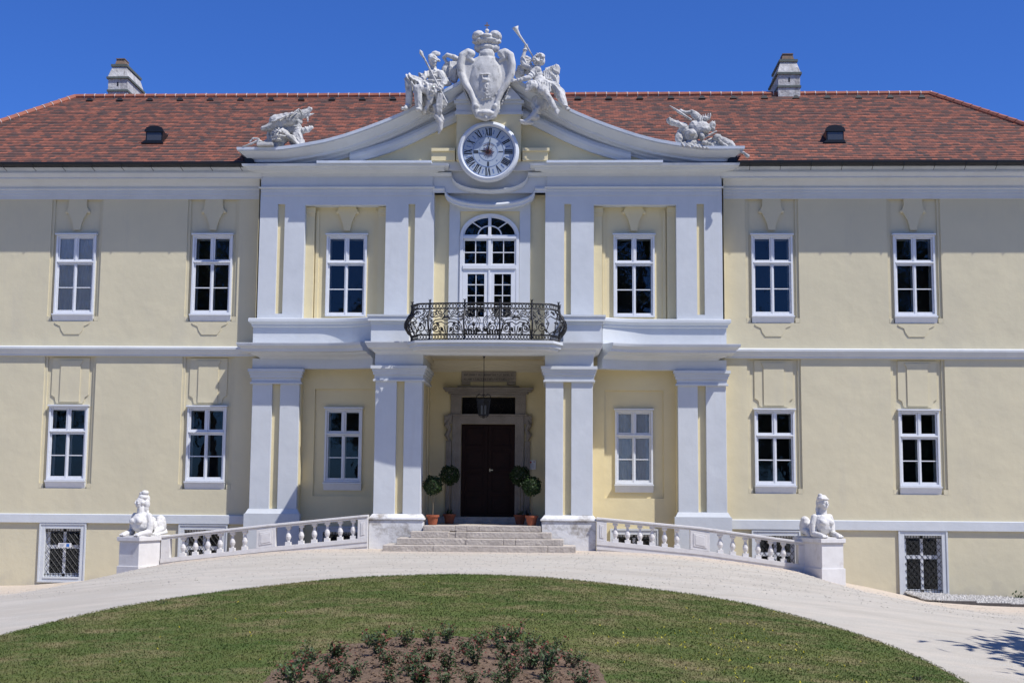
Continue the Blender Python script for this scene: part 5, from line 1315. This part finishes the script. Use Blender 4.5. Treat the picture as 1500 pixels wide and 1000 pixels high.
# notice behind left basement grille
T=thing('window_notice',(-13.8,-.06,-.1),'small white notice with a blue symbol on the left basement grille','sign')
nx0,nx1,nz0,nz1=-13.93,-13.50,-.175,-.035
MB().box(nx0,nx1,-.02,-.005,nz0,nz1).build('board','sign',T)
MB().box(nx0+.27,nx0+.365,-.024,-.021,nz0+.022,nz1-.022).build('blue_symbol','signblue',T)
mb=MB(); 
for i in range(3): mb.box(nx0+.05,nx0+.21-.02*i,-.024,-.021,nz1-.045-.032*i,nz1-.033-.032*i)
mb.build('text_lines','grey',T)
# ---------------- pebbles and kerb at the right
r=np.random.default_rng(8); n=5200
mbp=MB(); 
xs_=[13.3+i*.4 for i in range(17)]
for a_,b_ in zip(xs_,xs_[1:]): mbp.add([(a_,-2.3,gz(a_,-2.3)+.02),(b_,-2.3,gz(b_,-2.3)+.02),(b_,-.02,gz(b_,0)+.03),(a_,-.02,gz(a_,0)+.03)],[(0,1,2,3)])
for i in range(n):
    x=r.uniform(13.2,19.6); y=r.uniform(-2.3,-.06); z=gz(x,y)+.06+.035*(y+2.3)/2.3+.01*r.uniform(); a=r.uniform(.03,.085)
    v=[(x+a*c[0]*r.uniform(.7,1.2),y+a*c[1]*r.uniform(.7,1.2),z+a*c[2]*r.uniform(.6,1)) for c in ((1,0,0),(-1,0,0),(0,1,0),(0,-1,0),(0,0,1),(0,0,-1))]
    mbp.add(v,[(0,2,4),(2,1,4),(1,3,4),(3,0,4),(2,0,5),(1,2,5),(3,1,5),(0,3,5)])
tag(mbp.build('pebble_strip','pebble',loc=(16,0,-1.55)),'strip of loose white pebbles along the foot of the right wall','pebbles',kind='stuff')
mb=MB(); x=13.7
while x<19.7:
    z=gz(x+.5,-2.4); mb.box(x,x+.985,-2.42,-2.32,z-.3,z+.085); x+=1
tag(mb.build('kerb','kerb',loc=(16,-2.4,-1.6)),None,None,kind='structure')
# kerbing of darker earth round lawn: thin edging
# ---------------- loose stones on the drive
def stones(n,seed,f,name,m,lab):
    r=np.random.default_rng(seed); mb=MB()
    for i in range(n):
        x,y,a=f(r); z=gz(x,y)+a*.2
        v=[(x+a*c[0]*r.uniform(.6,1.2),y+a*c[1]*r.uniform(.6,1.2),z+a*c[2]*.6*r.uniform(.6,1)) for c in ((1,0,0),(-1,0,0),(0,1,0),(0,-1,0),(0,0,1),(0,0,-1))]
        mb.add(v,[(0,2,4),(2,1,4),(1,3,4),(3,0,4),(2,0,5),(1,2,5),(3,1,5),(0,3,5)])
    tag(mb.build(name,m,loc=(0,-8,-.3)),lab,'stones',kind='stuff')
M['gstone']=mat('gravel_stone',(.56,.52,.46),.9,var=.4,scale=20)
stones(5200,2,lambda r:(r.uniform(-17,17),r.uniform(-14,-3.0),r.uniform(.010,.028)),'loose_stones','gstone','loose small stones scattered over the gravel drive')
# ---------------- rose bushes
protos=[]
def rose_proto(seed):
    r=np.random.default_rng(seed); T=bpy.data.objects.new('rose_bush',None); C.objects.link(T)
    mb=MB(); tips=[]
    for k in range(int(r.integers(7,11))):
        a=r.uniform(0,2*PI); ln=r.uniform(.14,.33); sp=r.uniform(.3,1.15); p0=Vector((0,0,-.03)); p1=Vector((math.cos(a)*sp*ln*.5,math.sin(a)*sp*ln*.5,ln*.55)); p2=Vector((math.cos(a)*sp*ln,math.sin(a)*sp*ln,ln)); mb.tube([p0,p1,p2],[.008,.006,.003],5); tips.append((p0,p1,p2))
    mb.build('stems','stem',T)
    Pg=[];Pr=[]
    for p0,p1,p2 in tips:
        for i in range(int(r.integers(30,46))):
            t=r.uniform(.25,1); p=(p0.lerp(p1,t*2) if t<.5 else p1.lerp(p2,t*2-1)); q=np.array(p)+r.normal(0,.036,3); (Pr if (t>.86 and r.uniform()<.55) or r.uniform()<.06 else Pg).append(q)
    V,F=leaves(np.array(Pg+Pr),.025,np.tile([0,0,1.],(len(Pg)+len(Pr),1)),.9); fo=link('foliage',npmesh('foliage',V,F),'rose',T); fo.data.materials.append(M['rosered'])
    for p_ in fo.data.polygons[len(Pg):]: p_.material_index=1
    return T
BUSH=[(-0.48,-22.66),(0.04,-22.52),(0.04,-24.37),(0.56,-23.83),(0.41,-24.57),(0.88,-24.52),(1.05,-23.13),(1.21,-22.41),(1.27,-24.01),(0.65,-22.08),(1.72,-23.46),(2.06,-24.18),(1.52,-22.38),(2.26,-24.85),(-0.57,-25.0),(-0.26,-25.65),(-1.03,-25.26),(-0.95,-26.11),(-0.58,-25.94),(0.67,-25.97),(0.3,-25.77),(0.99,-26.0),(1.31,-25.71),(1.73,-25.84),(1.8,-24.89),(2.32,-23.4),(2.74,-25.64),(1.97,-22.76),(-0.83,-23.58),(-1.14,-24.12),(2.67,-23.88),(1.69,-21.75),(0.43,-22.34),(-0.26,-23.26),(2.27,-25.79),(0.43,-25.13)]
ORD=['first','second','third','fourth','fifth','sixth','seventh','eighth','ninth','tenth']
rowsB=[[],[],[],[],[]]
for p in sorted(BUSH,key=lambda p:-p[1]):
    k=0 if p[1]>-22.6 else 1 if p[1]>-23.6 else 2 if p[1]>-24.6 else 3 if p[1]>-25.5 else 4
    rowsB[k].append(p)
RN=['back row','second row from the back','middle row','second row from the front','front row']
protos=[rose_proto(20+i) for i in range(5)]; used=set(); rb=random.Random(12)
for k,row in enumerate(rowsB):
    row.sort()
    for j,(x,y) in enumerate(row):
        pi=rb.randrange(5)
        if pi not in used: T=protos[pi]; used.add(pi)
        else: T=copy_tree(protos[pi])
        x=.78+(x-.78)*.92; y-=.45; T.location=(x,y,gz(x,y)+.05); T.rotation_euler.z=rb.uniform(0,6.28); sc_=rb.uniform(.66,1.05); T.scale=(sc_,sc_,sc_*rb.uniform(.9,1.15))
        tag(T,'young rose bush in the flower bed, %s, %s from the left'%(RN[k],ORD[j]),'rose bush','rose bushes in the round bed')
for i in range(5):
    if i not in used:
        for ch in list(protos[i].children): bpy.data.objects.remove(ch)
        bpy.data.objects.remove(protos[i])
# soil clods
r=np.random.default_rng(31); mb=MB()
for i in range(1600):
    t=r.uniform(0,2*PI); q=math.sqrt(r.uniform())*.98; x=BC[0]+BA*q*math.cos(t); y=BC[1]+BB*q*math.sin(t)
    if y<-28: continue
    a=r.uniform(.012,.035); z=gz(x,y)+.058
    v=[(x+a*c[0]*r.uniform(.6,1.3),y+a*c[1]*r.uniform(.6,1.3),z+a*c[2]*.7*r.uniform(.5,1)) for c in ((1,0,0),(-1,0,0),(0,1,0),(0,-1,0),(0,0,1),(0,0,-1))]
    mb.add(v,[(0,2,4),(2,1,4),(1,3,4),(3,0,4),(2,0,5),(1,2,5),(3,1,5),(0,3,5)])
tag(mb.build('soil_clods','soil',loc=(BC[0],BC[1],-.5)),'small clods of dry earth in the flower bed','soil clods',kind='stuff')
# small weeds at the lawn edge
def weed(x,y,seed,label,h=.12,n=26):
    r=np.random.default_rng(seed); T=thing('weed_plant',(x,y,gz(x,y)),label,'weed')
    mb=MB()
    for k in range(6):
        a=r.uniform(0,6.28); mb.tube([(x,y,gz(x,y)-.01),(x+.3*h*math.cos(a),y+.3*h*math.sin(a),gz(x,y)+h*.6),(x+.7*h*math.cos(a),y+.7*h*math.sin(a),gz(x,y)+h)],.004,4)
    mb.build('stems','stem',T); Pp=r.normal(0,1,(n,3))*np.array([h*.5,h*.5,h*.3])+np.array([0,0,h*.6]); V,F=leaves(Pp,h*.22); link('foliage',npmesh('foliage',V,F),'weed',T)
weed(7.62,-24.6,41,'dark leafy weed on the lawn edge at the bottom right of the view',.16,50)
weed(7.35,-23.2,42,'smaller weed on the lawn edge above the bottom right one',.09,30)
weed(-5.2,-17.25,43,'single small weed on the left edge of the lawn',.10,16)
weed(16.6,-.5,44,'tuft of weed growing in the white pebbles by the right wall',.26,40)
# ---------------- trees (outside the frame: one throws the shade at the right, others show in the panes)
def tree_proto(seed,h,r_):
    r=np.random.default_rng(seed); T=bpy.data.objects.new('park_tree',None); C.objects.link(T); mb=MB()
    mb.tube([(0,0,-.3),(.1,0,h*.2),(0,.1,h*.45),(.1,0,h*.8)],[.045*h*.6,.032*h*.6,.022*h*.6,.006*h],9)
    cl=[]
    for k in range(26):
        t=r.uniform(.32,.95); a=r.uniform(0,6.28); d=r_*(1.05-abs(t-.6)*1.3)*r.uniform(.5,.95); p=Vector((d*math.cos(a),d*math.sin(a),h*t)); s=Vector((0,0,h*t*.78)); mb.tube([s,s.lerp(p,.5)+Vector((0,0,.03*h)),p],[.008*h,.005*h,.002*h],5); cl.append(p)
    mb.build('trunk','bark',T)
    Pp=[]
    for p in cl:
        n=650 if h>14 else 900; Pp.append(np.array(p)+r.normal(0,1,(n,3))*np.array([r_*.22,r_*.22,h*.06]))
    Pp=np.concatenate(Pp); V,F=leaves(Pp,.2 if h>14 else .25); link('crown',npmesh('crown',V,F),'treeleaf',T); return T
T=tree_proto(61,9.5,4.0); T.location=(18.9,-22.0,-1.2); tag(T,'broad leafy tree right of the drive that shades the gravel corner','tree')
T=tree_proto(62,24,7.0); first=True
for i,(x,y,sc_,lab) in enumerate(((-25,-58,1.05,'far left'),(-40,-60,.95,'outermost left'),(-13.5,-60,.72,'low, left of centre'),(-3,-62,1.08,'tall, on the axis'),(8.5,-60,1.05,'tall, right of the axis'),(20,-60,.55,'low, right of centre'),(31,-60,1.1,'far right'),(43,-62,1.0,'outermost right'))):
    t=T if first else copy_tree(T); first=False
    t.location=(x,y,-.6); t.scale=(sc_,)*3; t.rotation_euler.z=i*1.3; tag(t,'park tree facing the palace, '+lab,'tree','park trees facing the palace')
# ---------------- light, world, camera
S=Vector((1.55,-1.0,2.76)).normalized()
sun=bpy.data.lights.new('sun','SUN'); sun.energy=4.85; sun.angle=math.radians(.53); sun.color=(1,.965,.91)
so=bpy.data.objects.new('sun',sun); C.objects.link(so); so.rotation_euler=S.to_track_quat('Z','Y').to_euler(); so.location=(20,-20,40)
w=bpy.data.worlds.new('World'); bpy.context.scene.world=w; w.use_nodes=True; nt=w.node_tree; bg=nt.nodes['Background']
sky=nt.nodes.new('ShaderNodeTexSky'); sky.sky_type='NISHITA'; sky.sun_disc=False; sky.sun_elevation=math.asin(S.z); sky.sun_rotation=math.atan2(S.x,S.y)
sky.altitude=400; sky.air_density=1.0; sky.dust_density=.5; sky.ozone_density=4.0
tint=nt.nodes.new('ShaderNodeMix'); tint.data_type='RGBA'; tint.blend_type='MULTIPLY'; tint.inputs[0].default_value=1; tint.inputs[7].default_value=(.56,1.04,2.10,1)
nt.links.new(sky.outputs[0],tint.inputs[6]); nt.links.new(tint.outputs[2],bg.inputs[0]); bg.inputs[1].default_value=.061
cam=bpy.data.cameras.new('camera'); co=bpy.data.objects.new('camera',cam); C.objects.link(co); bpy.context.scene.camera=co
Rr=Vector((.99930277,.03657133,.00751795)); Uu=Vector((-.00332589,-.11336381,.99354798)); Ff=Vector((-.03718763,.99288025,.11316314))
m3=Matrix((Rr,Uu,-Ff)).transposed(); co.matrix_world=Matrix.Translation((2.322,-42,1.8))@m3.to_4x4()
cam.sensor_width=36; cam.sensor_fit='HORIZONTAL'; cam.lens=36*1900/1500; cam.clip_end=3000; cam.clip_start=.1
vs=bpy.context.scene.view_settings; vs.view_transform='Standard'; vs.look='None'; vs.exposure=.15; vs.gamma=1
sc_=bpy.context.scene; sc_.cycles.max_bounces=6; sc_.cycles.diffuse_bounces=3; sc_.cycles.transparent_max_bounces=8
